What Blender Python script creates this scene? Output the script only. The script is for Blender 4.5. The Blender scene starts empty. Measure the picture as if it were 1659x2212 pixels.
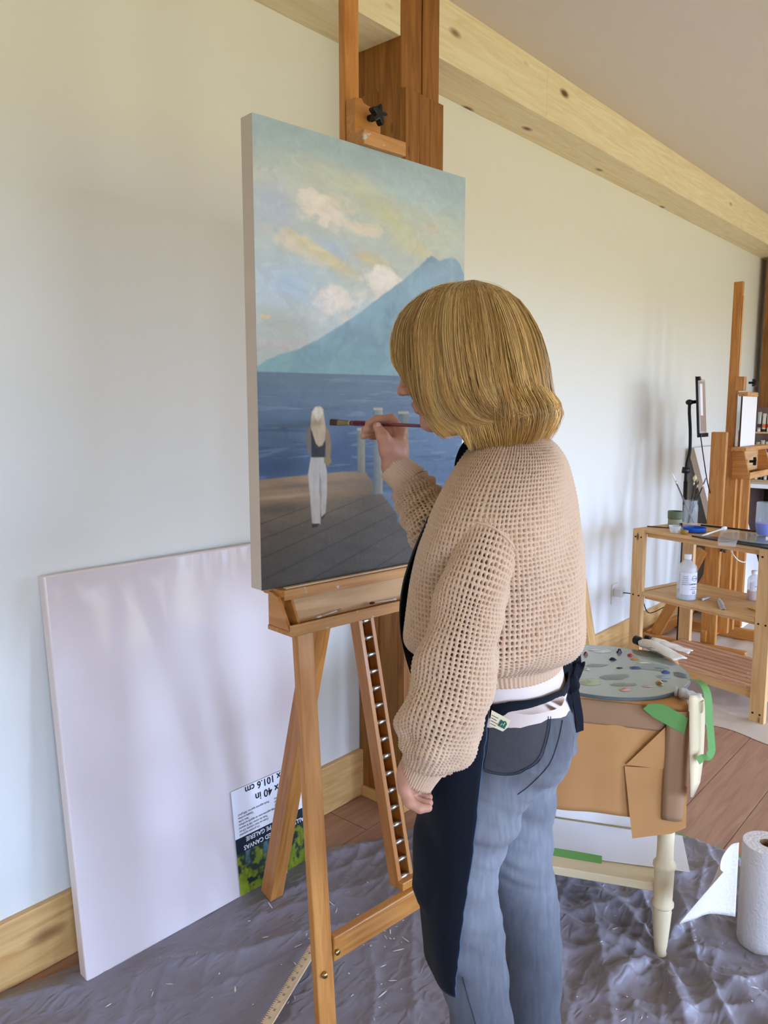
import bpy, bmesh, math, random
import numpy as np
from mathutils import Vector, Matrix

random.seed(7); np.random.seed(7)
scene = bpy.context.scene
COL = scene.collection

# ------------------------------------------------------------------ camera
IW, IH, FPX = 1659.0, 2212.0, 1670.0
HEAD, TILT, CAMZ = math.radians(40.9), math.radians(7.5), 1.41
FH = Vector((math.cos(HEAD), math.sin(HEAD), 0)); RT = Vector((math.sin(HEAD), -math.cos(HEAD), 0)); ZZ = Vector((0, 0, 1))
FW = FH * math.cos(TILT) - ZZ * math.sin(TILT); UP = FH * math.sin(TILT) + ZZ * math.cos(TILT)
CAM = Vector((0, 0, CAMZ))
cd = bpy.data.cameras.new('camera'); cd.sensor_fit = 'VERTICAL'; cd.sensor_height = 24.0; cd.lens = FPX / IH * 24.0
cd.clip_start = 0.05; cd.clip_end = 100
cam = bpy.data.objects.new('camera', cd); COL.objects.link(cam)
cam.matrix_world = Matrix(((RT.x, UP.x, -FW.x, 0), (RT.y, UP.y, -FW.y, 0), (RT.z, UP.z, -FW.z, CAMZ), (0, 0, 0, 1)))
scene.camera = cam

# ------------------------------------------------------------------ world, daylight, exposure
vs = scene.view_settings
vs.view_transform = 'Standard'; vs.look = 'None'; vs.gamma = 1.0; vs.use_curve_mapping = False
vs.exposure = 0.09
scene.cycles.max_bounces = 6; scene.cycles.diffuse_bounces = 4; scene.cycles.glossy_bounces = 2
scene.cycles.transmission_bounces = 8; scene.cycles.transparent_max_bounces = 8
scene.cycles.sample_clamp_indirect = 6.0; scene.cycles.caustics_refractive = False; scene.cycles.caustics_reflective = False
scene.cycles.use_denoising = True; scene.cycles.use_adaptive_sampling = True; scene.cycles.adaptive_threshold = 0.1

ROOM = dict(x0=-2.6, x1=6.85, y0=-3.3, y1=1.847, z1=2.772)
WINDOWS = [(-2.4, -0.6, 0.4, 2.15), (0.8, 2.1, 0.5, 2.15), (3.1, 4.3, 0.25, 2.15), (5.1, 6.2, 0.25, 2.15)]   # openings in the front wall: x0, x1, z0, z1
END_WINDOW = (-2.9, -1.5, 0.25, 2.15)   # glazed opening in the far end wall: y0, y1, z0, z1

world = bpy.data.worlds.new('world'); scene.world = world; world.use_nodes = True
wn = world.node_tree; wn.nodes.clear()
wo = wn.nodes.new('ShaderNodeOutputWorld'); bg = wn.nodes.new('ShaderNodeBackground')
tc = wn.nodes.new('ShaderNodeTexCoord'); sx = wn.nodes.new('ShaderNodeSeparateXYZ'); mr = wn.nodes.new('ShaderNodeMapRange'); wr = wn.nodes.new('ShaderNodeValToRGB')
mr.inputs[1].default_value = -1; mr.inputs[2].default_value = 1
wn.links.new(tc.outputs['Generated'], sx.inputs[0]); wn.links.new(sx.outputs[2], mr.inputs[0]); wn.links.new(mr.outputs[0], wr.inputs[0]); wn.links.new(wr.outputs[0], bg.inputs[0]); wn.links.new(bg.outputs[0], wo.inputs[0])
e = wr.color_ramp.elements
e[0].position = 0.485; e[0].color = (0.35, 0.36, 0.23, 1)      # sunlit lawn below the horizon
e[1].position = 0.515; e[1].color = (0.90, 1.24, 1.98, 1)      # bright hazy sky above it
bg.inputs[1].default_value = 12.0
for i, (wx0, wx1, wz0, wz1) in enumerate(WINDOWS):
    ld = bpy.data.lights.new('window_portal', 'AREA'); ld.shape = 'RECTANGLE'; ld.size = wx1 - wx0; ld.size_y = wz1 - wz0
    ld.cycles.is_portal = True
    lo = bpy.data.objects.new('window_portal', ld); COL.objects.link(lo)
    lo.location = ((wx0 + wx1) / 2, ROOM['y0'] - 0.05, (wz0 + wz1) / 2); lo.rotation_euler = (math.radians(90), 0, 0)

ld = bpy.data.lights.new('window_portal', 'AREA'); ld.shape = 'RECTANGLE'; ld.size = END_WINDOW[1] - END_WINDOW[0]; ld.size_y = END_WINDOW[3] - END_WINDOW[2]; ld.cycles.is_portal = True
lo = bpy.data.objects.new('window_portal', ld); COL.objects.link(lo)
lo.location = (ROOM['x1'] + 0.05, (END_WINDOW[0] + END_WINDOW[1]) / 2, (END_WINDOW[2] + END_WINDOW[3]) / 2); lo.rotation_euler = (math.radians(90), 0, math.radians(90))

# ------------------------------------------------------------------ pixel helpers (photo frame 1659 x 2212)
def ray(x, y): return FW * FPX + RT * (x - IW / 2) - UP * (y - IH / 2)
def at(x, y, d): return CAM + ray(x, y) * (d / FPX)
def onz(x, y, z=0.0):
    r = ray(x, y); return CAM + r * ((z - CAMZ) / r.z)
def onpl(x, y, p, n):
    r = ray(x, y); return CAM + r * ((Vector(p) - CAM).dot(n) / r.dot(n))
def ony(x, y, Y): return onpl(x, y, (0, Y, 0), Vector((0, 1, 0)))
def proj(p):
    v = Vector(p) - CAM; d = v.dot(FW); return IW / 2 + FPX * v.dot(RT) / d, IH / 2 - FPX * v.dot(UP) / d, d
def hd(deg): return Vector((math.cos(math.radians(deg)), math.sin(math.radians(deg)), 0))

# ------------------------------------------------------------------ materials
def lin(c):
    c = c / 255.0
    return c / 12.92 if c <= 0.04045 else ((c + 0.055) / 1.055) ** 2.4
def rgb(r, g, b): return (lin(r), lin(g), lin(b), 1)
MATS = {}
def newmat(name):
    m = bpy.data.materials.new(name); m.use_nodes = True
    n = m.node_tree; b = n.nodes['Principled BSDF']; MATS[name] = m
    return m, n, b
def N(n, t, **k):
    x = n.nodes.new(t)
    for a, v in k.items(): setattr(x, a, v)
    return x
def plain(name, c, rough=0.6, spec=0.3, noise=0.0, nscale=20, bump=0.0, bscale=60, metal=0.0, coat=0.0, sheen=0.0, trans=0.0, ior=1.45, sss=0.0, alpha=1.0):
    m, n, b = newmat(name)
    b.inputs['Base Color'].default_value = c; b.inputs['Roughness'].default_value = rough
    b.inputs['Specular IOR Level'].default_value = spec; b.inputs['Metallic'].default_value = metal
    b.inputs['Coat Weight'].default_value = coat; b.inputs['Coat Roughness'].default_value = 0.08
    b.inputs['Sheen Weight'].default_value = sheen; b.inputs['Transmission Weight'].default_value = trans; b.inputs['IOR'].default_value = ior
    b.inputs['Alpha'].default_value = alpha
    if sss:
        b.inputs['Subsurface Weight'].default_value = sss; b.inputs['Subsurface Radius'].default_value = (0.01, 0.004, 0.002); b.inputs['Subsurface Scale'].default_value = 0.6
    if noise or bump: t = N(n, 'ShaderNodeTexCoord')
    if noise:
        t1 = N(n, 'ShaderNodeTexNoise'); t1.inputs['Scale'].default_value = nscale; t1.inputs['Detail'].default_value = 6
        n.links.new(t.outputs['Object'], t1.inputs['Vector'])
        mx = N(n, 'ShaderNodeMix', data_type='RGBA'); mx.inputs[6].default_value = tuple(max(0, v * (1 - noise)) for v in c[:3]) + (1,); mx.inputs[7].default_value = tuple(min(1, v * (1 + noise)) for v in c[:3]) + (1,)
        n.links.new(t1.outputs[0], mx.inputs[0]); n.links.new(mx.outputs[2], b.inputs['Base Color'])
    if bump:
        t2 = N(n, 'ShaderNodeTexNoise'); t2.inputs['Scale'].default_value = bscale; t2.inputs['Detail'].default_value = 4
        n.links.new(t.outputs['Object'], t2.inputs['Vector'])
        bp = N(n, 'ShaderNodeBump'); bp.inputs['Strength'].default_value = bump; bp.inputs['Distance'].default_value = 0.004
        n.links.new(t2.outputs[0], bp.inputs['Height']); n.links.new(bp.outputs[0], b.inputs['Normal'])
    return m
def wood(name, c0, c1, knot=None, rough=0.5, scale=1.0, kscale=3.0, kw=0.05, splat=None, coat=0.0):
    """grain runs along the object's local X"""
    m, n, b = newmat(name); b.inputs['Roughness'].default_value = rough; b.inputs['Specular IOR Level'].default_value = 0.35; b.inputs['Coat Weight'].default_value = coat
    t = N(n, 'ShaderNodeTexCoord'); oi = N(n, 'ShaderNodeObjectInfo')
    ad = N(n, 'ShaderNodeVectorMath', operation='ADD'); sc = N(n, 'ShaderNodeVectorMath', operation='SCALE')
    cb = N(n, 'ShaderNodeCombineXYZ'); n.links.new(oi.outputs['Random'], cb.inputs[0]); n.links.new(oi.outputs['Random'], cb.inputs[1])
    sc.inputs['Scale'].default_value = 7.0; n.links.new(cb.outputs[0], sc.inputs[0])
    n.links.new(t.outputs['Object'], ad.inputs[0]); n.links.new(sc.outputs[0], ad.inputs[1])
    mp = N(n, 'ShaderNodeMapping'); mp.inputs['Scale'].default_value = (2.2 * scale, 26 * scale, 26 * scale); n.links.new(ad.outputs[0], mp.inputs[0])
    nz = N(n, 'ShaderNodeTexNoise'); nz.inputs['Scale'].default_value = 1.6; nz.inputs['Detail'].default_value = 7; nz.inputs['Distortion'].default_value = 1.2; n.links.new(mp.outputs[0], nz.inputs['Vector'])
    cr = N(n, 'ShaderNodeValToRGB'); cr.color_ramp.elements[0].position = 0.3; cr.color_ramp.elements[0].color = c0; cr.color_ramp.elements[1].position = 0.68; cr.color_ramp.elements[1].color = c1
    n.links.new(nz.outputs[0], cr.inputs[0]); out = cr.outputs[0]
    if knot:
        m2 = N(n, 'ShaderNodeMapping'); m2.inputs['Scale'].default_value = (kscale * 0.75, kscale * 1.9, kscale * 1.9); n.links.new(ad.outputs[0], m2.inputs[0])
        vo = N(n, 'ShaderNodeTexVoronoi'); vo.inputs['Scale'].default_value = 1.0; n.links.new(m2.outputs[0], vo.inputs['Vector'])
        k = N(n, 'ShaderNodeValToRGB'); k.color_ramp.elements[0].position = kw * 0.45; k.color_ramp.elements[0].color = (1, 1, 1, 1); k.color_ramp.elements[1].position = kw; k.color_ramp.elements[1].color = (0, 0, 0, 1)
        n.links.new(vo.outputs['Distance'], k.inputs[0])
        mx = N(n, 'ShaderNodeMix', data_type='RGBA'); n.links.new(k.outputs[0], mx.inputs[0]); n.links.new(out, mx.inputs[6]); mx.inputs[7].default_value = knot; out = mx.outputs[2]
    if splat:
        v2 = N(n, 'ShaderNodeTexNoise'); v2.inputs['Scale'].default_value = 38; v2.inputs['Detail'].default_value = 3; n.links.new(ad.outputs[0], v2.inputs['Vector'])
        k2 = N(n, 'ShaderNodeValToRGB'); k2.color_ramp.elements[0].position = 0.66; k2.color_ramp.elements[1].position = 0.72; n.links.new(v2.outputs[0], k2.inputs[0])
        mx2 = N(n, 'ShaderNodeMix', data_type='RGBA'); n.links.new(k2.outputs[0], mx2.inputs[0]); n.links.new(out, mx2.inputs[6]); mx2.inputs[7].default_value = splat; out = mx2.outputs[2]
    n.links.new(out, b.inputs['Base Color'])
    bp = N(n, 'ShaderNodeBump'); bp.inputs['Strength'].default_value = 0.12; bp.inputs['Distance'].default_value = 0.002; n.links.new(nz.outputs[0], bp.inputs['Height']); n.links.new(bp.outputs[0], b.inputs['Normal'])
    return m
def vcol(name, rough=0.6, spec=0.25, bump=0.0, bscale=200, coat=0.0, sheen=0.0):
    m, n, b = newmat(name); a = N(n, 'ShaderNodeAttribute'); a.attribute_name = 'Col'; n.links.new(a.outputs['Color'], b.inputs['Base Color'])
    b.inputs['Roughness'].default_value = rough; b.inputs['Specular IOR Level'].default_value = spec; b.inputs['Coat Weight'].default_value = coat; b.inputs['Sheen Weight'].default_value = sheen
    if bump:
        t = N(n, 'ShaderNodeTexCoord'); t2 = N(n, 'ShaderNodeTexNoise'); t2.inputs['Scale'].default_value = bscale; t2.inputs['Detail'].default_value = 3
        n.links.new(t.outputs['Object'], t2.inputs['Vector']); bp = N(n, 'ShaderNodeBump'); bp.inputs['Strength'].default_value = bump; bp.inputs['Distance'].default_value = 0.002
        n.links.new(t2.outputs[0], bp.inputs['Height']); n.links.new(bp.outputs[0], b.inputs['Normal'])
    return m

plain('wall_paint', rgb(234, 232, 222), 0.55, 0.25, bump=0.03, bscale=180)
plain('ceiling_paint', rgb(226, 216, 204), 0.8, 0.1, bump=0.03, bscale=150)
wood('pine', rgb(230, 208, 162), rgb(244, 230, 192), knot=rgb(120, 72, 34), rough=0.5, kscale=4.0, kw=0.15)
wood('pine_base', rgb(206, 156, 92), rgb(232, 188, 124), knot=rgb(130, 78, 36), rough=0.4, kscale=3.0, kw=0.17)
wood('post_wood', rgb(126, 76, 28), rgb(164, 108, 48), knot=rgb(50, 26, 10), rough=0.5, kscale=6, kw=0.13)
wood('easel_wood', rgb(174, 108, 44), rgb(202, 139, 70), rough=0.38, scale=1.2, coat=0.15)
wood('easel_pale', rgb(196, 150, 98), rgb(218, 178, 128), rough=0.42, scale=1.2)
wood('easel_paint', rgb(176, 118, 58), rgb(206, 152, 92), rough=0.5, scale=1.2, splat=rgb(196, 190, 176))
wood('cart_wood', rgb(198, 150, 92), rgb(222, 180, 126), knot=rgb(110, 66, 30), rough=0.5, kscale=6, kw=0.12)
wood('slat_wood', rgb(186, 130, 92), rgb(214, 166, 128), knot=rgb(120, 74, 40), rough=0.5, kscale=5, kw=0.05, splat=rgb(226, 206, 186))
wood('floor_wood', rgb(158, 116, 92), rgb(178, 138, 112), rough=0.42, scale=0.9)
wood('ruler_wood', rgb(210, 178, 134), rgb(228, 200, 160), rough=0.5)
plain('black_plastic', rgb(18, 18, 20), 0.35, 0.4)
plain('black_rubber', rgb(14, 14, 15), 0.6, 0.3)
plain('steel', rgb(200, 195, 180), 0.3, 0.5, metal=1.0)
plain('brass', rgb(190, 160, 100), 0.35, 0.5, metal=1.0)
plain('white_plastic', rgb(235, 233, 228), 0.35, 0.4)
plain('canvas_white', rgb(236, 230, 224), 0.7, 0.2, bump=0.05, bscale=400)
plain('canvas_edge', rgb(206, 190, 170), 0.75, 0.2, noise=0.06, nscale=14, bump=0.05, bscale=400)

# ------------------------------------------------------------------ object helpers
def link(o):
    COL.objects.link(o); return o
def thing(name, label, cat, loc=(0, 0, 0), group=None):
    o = link(bpy.data.objects.new(name, None)); o.location = loc; o.empty_display_size = 0.05
    o['label'] = label; o['category'] = cat
    if group: o['group'] = group
    return o
def tag(o, label, cat=None, group=None, kind=None):
    o['label'] = label
    if cat: o['category'] = cat
    if group: o['group'] = group
    if kind: o['kind'] = kind
    return o
def wmat(o):
    m = o.matrix_basis.copy(); p = o.parent
    while p is not None:
        m = p.matrix_basis @ m; p = p.parent
    return m
def place(o, M, parent):
    """put o at world matrix M under parent"""
    if parent is not None:
        o.parent = parent; o.matrix_basis = wmat(parent).inverted() @ M
    else: o.matrix_basis = M
    return o
def meshobj(name, verts, faces, mat, parent=None, M=None, smooth=False, bevel=0.0, seg=2, cols=None, angle=None):
    me = bpy.data.meshes.new(name); me.from_pydata([tuple(v) for v in verts], [], [tuple(f) for f in faces])
    if mat: me.materials.append(MATS[mat] if isinstance(mat, str) else mat)
    if smooth: me.polygons.foreach_set('use_smooth', [True] * len(me.polygons))
    if cols is not None:
        a = me.color_attributes.new('Col', 'FLOAT_COLOR', 'POINT'); a.data.foreach_set('color', np.asarray(cols, dtype=np.float32).ravel())
    me.update()
    o = link(bpy.data.objects.new(name, me)); place(o, M or Matrix(), parent)
    if bevel:
        bv = o.modifiers.new('bevel', 'BEVEL'); bv.width = bevel; bv.segments = seg; bv.limit_method = 'ANGLE'; bv.angle_limit = math.radians(35)
    return o
def frame(o, x, y, z=None):
    x = Vector(x).normalized(); y = Vector(y); y = (y - x * y.dot(x)).normalized(); z = x.cross(y)
    M = Matrix(((x.x, y.x, z.x, o[0]), (x.y, y.y, z.y, o[1]), (x.z, y.z, z.z, o[2]), (0, 0, 0, 1)))
    return M
BOXF = [(0, 3, 2, 1), (4, 5, 6, 7), (0, 1, 5, 4), (1, 2, 6, 5), (2, 3, 7, 6), (3, 0, 4, 7)]
def boxv(x0, x1, y0, y1, z0, z1): return [(x0, y0, z0), (x1, y0, z0), (x1, y1, z0), (x0, y1, z0), (x0, y0, z1), (x1, y0, z1), (x1, y1, z1), (x0, y1, z1)]
def board(name, p0, p1, w, t, wdir, mat, parent=None, bevel=0.002, w1=None):
    """board from p0 to p1 (centre line), width w along wdir, thickness t; local X is the grain"""
    p0 = Vector(p0); p1 = Vector(p1); d = p1 - p0; ln = d.length; w1 = w1 or w
    M = frame(p0, d, wdir)
    v = [(0, -w / 2, -t / 2), (ln, -w1 / 2, -t / 2), (ln, w1 / 2, -t / 2), (0, w / 2, -t / 2), (0, -w / 2, t / 2), (ln, -w1 / 2, t / 2), (ln, w1 / 2, t / 2), (0, w / 2, t / 2)]
    return meshobj(name, v, BOXF, mat, parent, M, bevel=bevel)
def box(name, x0, x1, y0, y1, z0, z1, mat, parent=None, M=None, bevel=0.0):
    return meshobj(name, boxv(x0, x1, y0, y1, z0, z1), BOXF, mat, parent, M, bevel=bevel)
def prism(name, poly, h, mat, parent=None, M=None, bevel=0.0, smooth=False):
    """polygon in local XY extruded along local Z by h"""
    k = len(poly); v = [(x, y, 0) for x, y in poly] + [(x, y, h) for x, y in poly]
    f = [tuple(range(k - 1, -1, -1)), tuple(range(k, 2 * k))] + [(i, (i + 1) % k, k + (i + 1) % k, k + i) for i in range(k)]
    return meshobj(name, v, f, mat, parent, M, bevel=bevel, smooth=smooth)
def lathe_data(prof, seg=32, cap=True):
    v = []; f = []
    for r, z in prof:
        for i in range(seg):
            a = 2 * math.pi * i / seg; v.append((r * math.cos(a), r * math.sin(a), z))
    for j in range(len(prof) - 1):
        for i in range(seg):
            f.append((j * seg + i, j * seg + (i + 1) % seg, (j + 1) * seg + (i + 1) % seg, (j + 1) * seg + i))
    if cap:
        if prof[0][0] > 1e-5: f.append(tuple(range(seg - 1, -1, -1)))
        if prof[-1][0] > 1e-5: f.append(tuple((len(prof) - 1) * seg + i for i in range(seg)))
    return v, f
def lathe(name, prof, mat, parent=None, M=None, seg=32, smooth=True, cap=True):
    v, f = lathe_data(prof, seg, cap); o = meshobj(name, v, f, mat, parent, M, smooth=smooth)
    if smooth: shade_auto(o)
    return o
def shade_auto(o, deg=40):
    me = o.data
    bm = bmesh.new(); bm.from_mesh(me)
    for ed in bm.edges:
        if len(ed.link_faces) == 2 and ed.calc_face_angle(0) > math.radians(deg): ed.smooth = False
    bm.to_mesh(me); bm.free()
def smoothpts(pts, n):
    """Catmull-Rom through pts (list of equal-length tuples) -> n samples"""
    P = np.array([tuple(p) for p in pts], float); k = len(P); out = []
    for i in range(n):
        s = i / (n - 1) * (k - 1); j = min(int(s), k - 2); t = s - j
        p0 = P[max(j - 1, 0)]; p1 = P[j]; p2 = P[j + 1]; p3 = P[min(j + 2, k - 1)]
        out.append(0.5 * (2 * p1 + (p2 - p0) * t + (2 * p0 - 5 * p1 + 4 * p2 - p3) * t * t + (3 * p1 - p0 - 3 * p2 + p3) * t ** 3))
    return np.array(out)
def tube_data(pts, radii, seg=8, flat=1.0, nrm=None, base=0):
    pts = [Vector(p) for p in pts]; n = len(pts); v = []; f = []
    if not hasattr(radii, '__len__'): radii = [radii] * n
    prev = Vector(nrm) if nrm is not None else None
    for i in range(n):
        d = (pts[min(i + 1, n - 1)] - pts[max(i - 1, 0)])
        d = d.normalized() if d.length > 1e-9 else Vector((0, 0, 1))
        if prev is None: prev = d.orthogonal()
        a = (prev - d * prev.dot(d))
        a = a.normalized() if a.length > 1e-9 else d.orthogonal().normalized()
        b = d.cross(a); prev = a
        for k in range(seg):
            t = 2 * math.pi * k / seg; v.append(pts[i] + a * (radii[i] * flat * math.cos(t)) + b * (radii[i] * math.sin(t)))
    for i in range(n - 1):
        for k in range(seg):
            f.append((base + i * seg + k, base + i * seg + (k + 1) % seg, base + (i + 1) * seg + (k + 1) % seg, base + (i + 1) * seg + k))
    f.append(tuple(base + k for k in range(seg - 1, -1, -1))); f.append(tuple(base + (n - 1) * seg + k for k in range(seg)))
    return v, f
def tube(name, pts, radii, mat, parent=None, seg=8, flat=1.0, nrm=None, smooth=True):
    v, f = tube_data(pts, radii, seg, flat, nrm); return meshobj(name, v, f, mat, parent, smooth=smooth)
def ribbon(name, pts, wdir, w, t, mat, parent=None, smooth=True):
    """flat strip along pts, width w along wdir (vector or list), thickness t"""
    n = len(pts); v = []; f = []
    pts = [Vector(p) for p in pts]
    for i in range(n):
        wd = Vector(wdir[i] if isinstance(wdir, list) else wdir); d = pts[min(i + 1, n - 1)] - pts[max(i - 1, 0)]
        wd = (wd - d * (wd.dot(d) / max(d.length_squared, 1e-12))).normalized(); nn = d.cross(wd).normalized()
        ww = w[i] if hasattr(w, '__len__') else w
        for s, q in ((-1, -1), (1, -1), (1, 1), (-1, 1)): v.append(pts[i] + wd * (ww / 2 * s) + nn * (t / 2 * q))
    for i in range(n - 1):
        for k in range(4): f.append((i * 4 + k, i * 4 + (k + 1) % 4, i * 4 + 4 + (k + 1) % 4, i * 4 + 4 + k))
    f.append((3, 2, 1, 0)); f.append(tuple((n - 1) * 4 + k for k in range(4)))
    o = meshobj(name, v, f, mat, parent, smooth=smooth); shade_auto(o, 50); return o
def textmesh(name, body, size, mat, M, parent=None, ext=0.0003, align='LEFT', bold=0.0):
    cu = bpy.data.curves.new(name, 'FONT'); cu.body = body; cu.size = size; cu.extrude = ext; cu.align_x = align; cu.offset = bold; cu.resolution_u = 3
    tmp = bpy.data.objects.new(name, cu); COL.objects.link(tmp); dg = bpy.context.evaluated_depsgraph_get(); dg.update()
    me = bpy.data.meshes.new_from_object(tmp.evaluated_get(dg)); bpy.data.objects.remove(tmp); bpy.data.curves.remove(cu)
    me.name = name; me.materials.clear(); me.materials.append(MATS[mat]); o = link(bpy.data.objects.new(name, me)); return place(o, M, parent)
def cyl_between(name, a, b, r, mat, parent=None, seg=16, r1=None):
    return tube(name, [a, b], [r, r1 if r1 is not None else r], mat, parent, seg=seg)
def grid_faces(nu, nv, closed=False, base=0):
    f = []
    for j in range(nv - 1):
        for i in range(nu if closed else nu - 1):
            a = base + j * nu + i; b = base + j * nu + (i + 1) % nu; f.append((a, b, b + nu, a + nu))
    return f
# value noise in numpy (for cloth, paint, folds)
_rng = np.random.RandomState(3); _T = _rng.rand(256, 256)
def vnoise(x, y):
    x = np.asarray(x, float); y = np.asarray(y, float)
    xi = np.floor(x).astype(int); yi = np.floor(y).astype(int); xf = x - xi; yf = y - yi
    u = xf * xf * (3 - 2 * xf); w = yf * yf * (3 - 2 * yf)
    g = lambda a, b: _T[a % 256, b % 256]
    return (g(xi, yi) * (1 - u) + g(xi + 1, yi) * u) * (1 - w) + (g(xi, yi + 1) * (1 - u) + g(xi + 1, yi + 1) * u) * w
def fbm(x, y, o=4):
    s = 0; a = 0.5; t = 0
    for i in range(o):
        s = s + a * vnoise(x * 2 ** i + 17 * i, y * 2 ** i + 31 * i); t += a; a *= 0.5
    return s / t
# ================================================================== the room
X0, X1, Y0, Y1, ZC = ROOM['x0'], ROOM['x1'], ROOM['y0'], ROOM['y1'], ROOM['z1']
def struct(o, label):
    o['kind'] = 'structure'; o['label'] = label; return o
struct(box('wall_back', X0 - .1, X1 + .1, Y1, Y1 + .12, 0, ZC, 'wall_paint'), 'long cream painted wall behind the easel')
v = []; f = []
def addbox(v, f, *a):
    b = len(v); v += boxv(*a); f += [tuple(i + b for i in q) for q in BOXF]
ya, yb, za, zb_ = END_WINDOW
addbox(v, f, X1, X1 + .12, Y0, ya, 0, ZC); addbox(v, f, X1, X1 + .12, yb, Y1 + .1, 0, ZC); addbox(v, f, X1, X1 + .12, ya, yb, 0, za); addbox(v, f, X1, X1 + .12, ya, yb, zb_, ZC)
struct(meshobj('wall_right', v, f, 'wall_paint'), 'far end wall behind the paint shelf')
we = link(bpy.data.objects.new('window_5', None)); we.location = (X1, (ya + yb) / 2, za); struct(we, 'wooden framed window in the far end wall')
for nm, q in (('frame_rail', (ya, yb, za, za + .05)), ('frame_rail', (ya, yb, zb_ - .05, zb_)), ('frame_stile', (ya, ya + .05, za, zb_)), ('frame_stile', (yb - .05, yb, za, zb_)), ('mullion', ((ya + yb) / 2 - .02, (ya + yb) / 2 + .02, za, zb_))):
    box(nm, X1 + .03, X1 + .09, q[0], q[1], q[2], q[3], 'pine', we)
struct(box('wall_left', X0 - .12, X0, Y0, Y1 + .1, 0, ZC, 'wall_paint'), 'cream wall behind the photographer')
# front wall with three window openings (out of frame, daylight comes through it)
v = []; f = []
def addbox(v, f, *a):
    b = len(v); v += boxv(*a); f += [tuple(i + b for i in q) for q in BOXF]
px = X0 - .1
for (a, b, c, d) in WINDOWS:
    addbox(v, f, px, a, Y0 - .12, Y0, 0, ZC); addbox(v, f, a, b, Y0 - .12, Y0, 0, c); addbox(v, f, a, b, Y0 - .12, Y0, d, ZC); px = b
addbox(v, f, px, X1 + .1, Y0 - .12, Y0, 0, ZC)
struct(meshobj('wall_front', v, f, 'wall_paint'), 'window wall opposite the easel')
for i, (a, b, c, d) in enumerate(WINDOWS):
    w = link(bpy.data.objects.new('window_%d' % (i + 1), None)); w.location = ((a + b) / 2, Y0, c); struct(w, 'wooden framed window in the wall opposite the easel')
    for nm, q in (('frame_rail', (a, b, c, c + .05)), ('frame_rail', (a, b, d - .05, d)), ('frame_stile', (a, a + .05, c, d)), ('frame_stile', (b - .05, b, c, d)), ('mullion', ((a + b) / 2 - .02, (a + b) / 2 + .02, c, d))):
        box(nm, q[0], q[1], Y0 - .09, Y0 - .03, q[2], q[3], 'pine', w)
struct(box('ceiling', X0 - .1, X1 + .1, Y0 - .1, Y1 + .1, ZC, ZC + .1, 'ceiling_paint'), 'plain pale ceiling')
fl = struct(box('floor', X0 - .1, X1 + .1, Y0 - .1, Y1 + .1, -.06, -.006, 'floor_wood'), 'brown wood plank floor')
# floor planks, each its own piece, over the part in view
plank_w, plank_l = 0.19, 1.62
pm = None
for r in range(13):
    y = Y1 - .004 - (r + 1) * plank_w
    off = (r * 0.61) % plank_l
    x = 0.2 - off
    while x < X1:
        xa = max(x, -0.2); xb = min(x + plank_l, X1)
        if xb - xa > .15:
            if pm is None or abs((xb - xa) - plank_l) > 1e-6:
                o = box('plank', 0, xb - xa - .0025, 0, plank_w - .0025, -.006, 0, 'floor_wood', fl, Matrix.Translation((xa, y, 0)))
                if abs((xb - xa) - plank_l) < 1e-6: pm = o.data
            else:
                o = link(bpy.data.objects.new('plank', pm)); place(o, Matrix.Translation((xa, y, 0)), fl)
        x += plank_l
# baseboard along the back wall, interrupted by the post
PX0, PX1 = 2.0, 2.2      # post: left side, right side
struct(board('baseboard_back', (X0, Y1 - .010, .0875), (PX0 - .001, Y1 - .010, .0875), .175, .02, (0, 0, 1), 'pine_base', bevel=.003), 'knotty pine baseboard left of the brown post')
struct(board('baseboard_right', (PX1 + .001, Y1 - .010, .0875), (X1, Y1 - .010, .0875), .175, .02, (0, 0, 1), 'pine_base', bevel=.003), 'knotty pine baseboard right of the brown post')
# ceiling beam against the wall
YB, ZB = 1.663, 2.575
beam = link(bpy.data.objects.new('ceiling_beam', None)); beam.location = (0, YB, ZB); struct(beam, 'pale knotty pine box beam along the top of the wall')
for a, b in ((X0, PX0), (PX1, 2.92), (2.92, X1)):
    board('face_board', (a, YB + .0095, (ZB + ZC) / 2), (b - .0008, YB + .0095, (ZB + ZC) / 2), ZC - ZB, .019, (0, 0, 1), 'pine', beam, bevel=.001)
for a, b in ((X0, PX0), (PX1, 3.3), (3.3, X1)):
    board('soffit_board', (a, (YB + .02 + Y1) / 2, ZB + .0095), (b - .0008, (YB + .02 + Y1) / 2, ZB + .0095), Y1 - YB - .02, .019, (0, 1, 0), 'pine', beam, bevel=.001)
# the old brown post in front of the wall
post = link(bpy.data.objects.new('wooden_post', None)); post.location = (PX0, Y1, 0); struct(post, 'weathered brown timber post standing against the wall')
ZS = 2.42
board('post_core', ((PX0 + PX1) / 2, 1.757, 0), ((PX0 + PX1) / 2, 1.757, ZC), PX1 - PX0, .176, (1, 0, 0), 'post_wood', post, bevel=.002)
board('upper_board', (PX0 + .053, 1.666, ZS), (PX0 + .053, 1.666, ZC), .104, .006, (1, 0, 0), 'post_wood', post, bevel=.001)
board('upper_board', (PX0 + .156, 1.666, ZS), (PX0 + .156, 1.666, ZC), .088, .006, (1, 0, 0), 'post_wood', post, bevel=.001)
board('lower_board', (PX0 + .036, 1.655, .0), (PX0 + .036, 1.655, ZS), .0715, .026, (1, 0, 0), 'post_wood', post, bevel=.0015)
board('lower_board', (PX0 + .100, 1.655, .0), (PX0 + .100, 1.655, ZS), .0550, .026, (1, 0, 0), 'post_wood', post, bevel=.0015)
board('lower_board', (PX0 + .164, 1.655, .0), (PX0 + .164, 1.655, ZS), .0715, .026, (1, 0, 0), 'post_wood', post, bevel=.0015)
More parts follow.
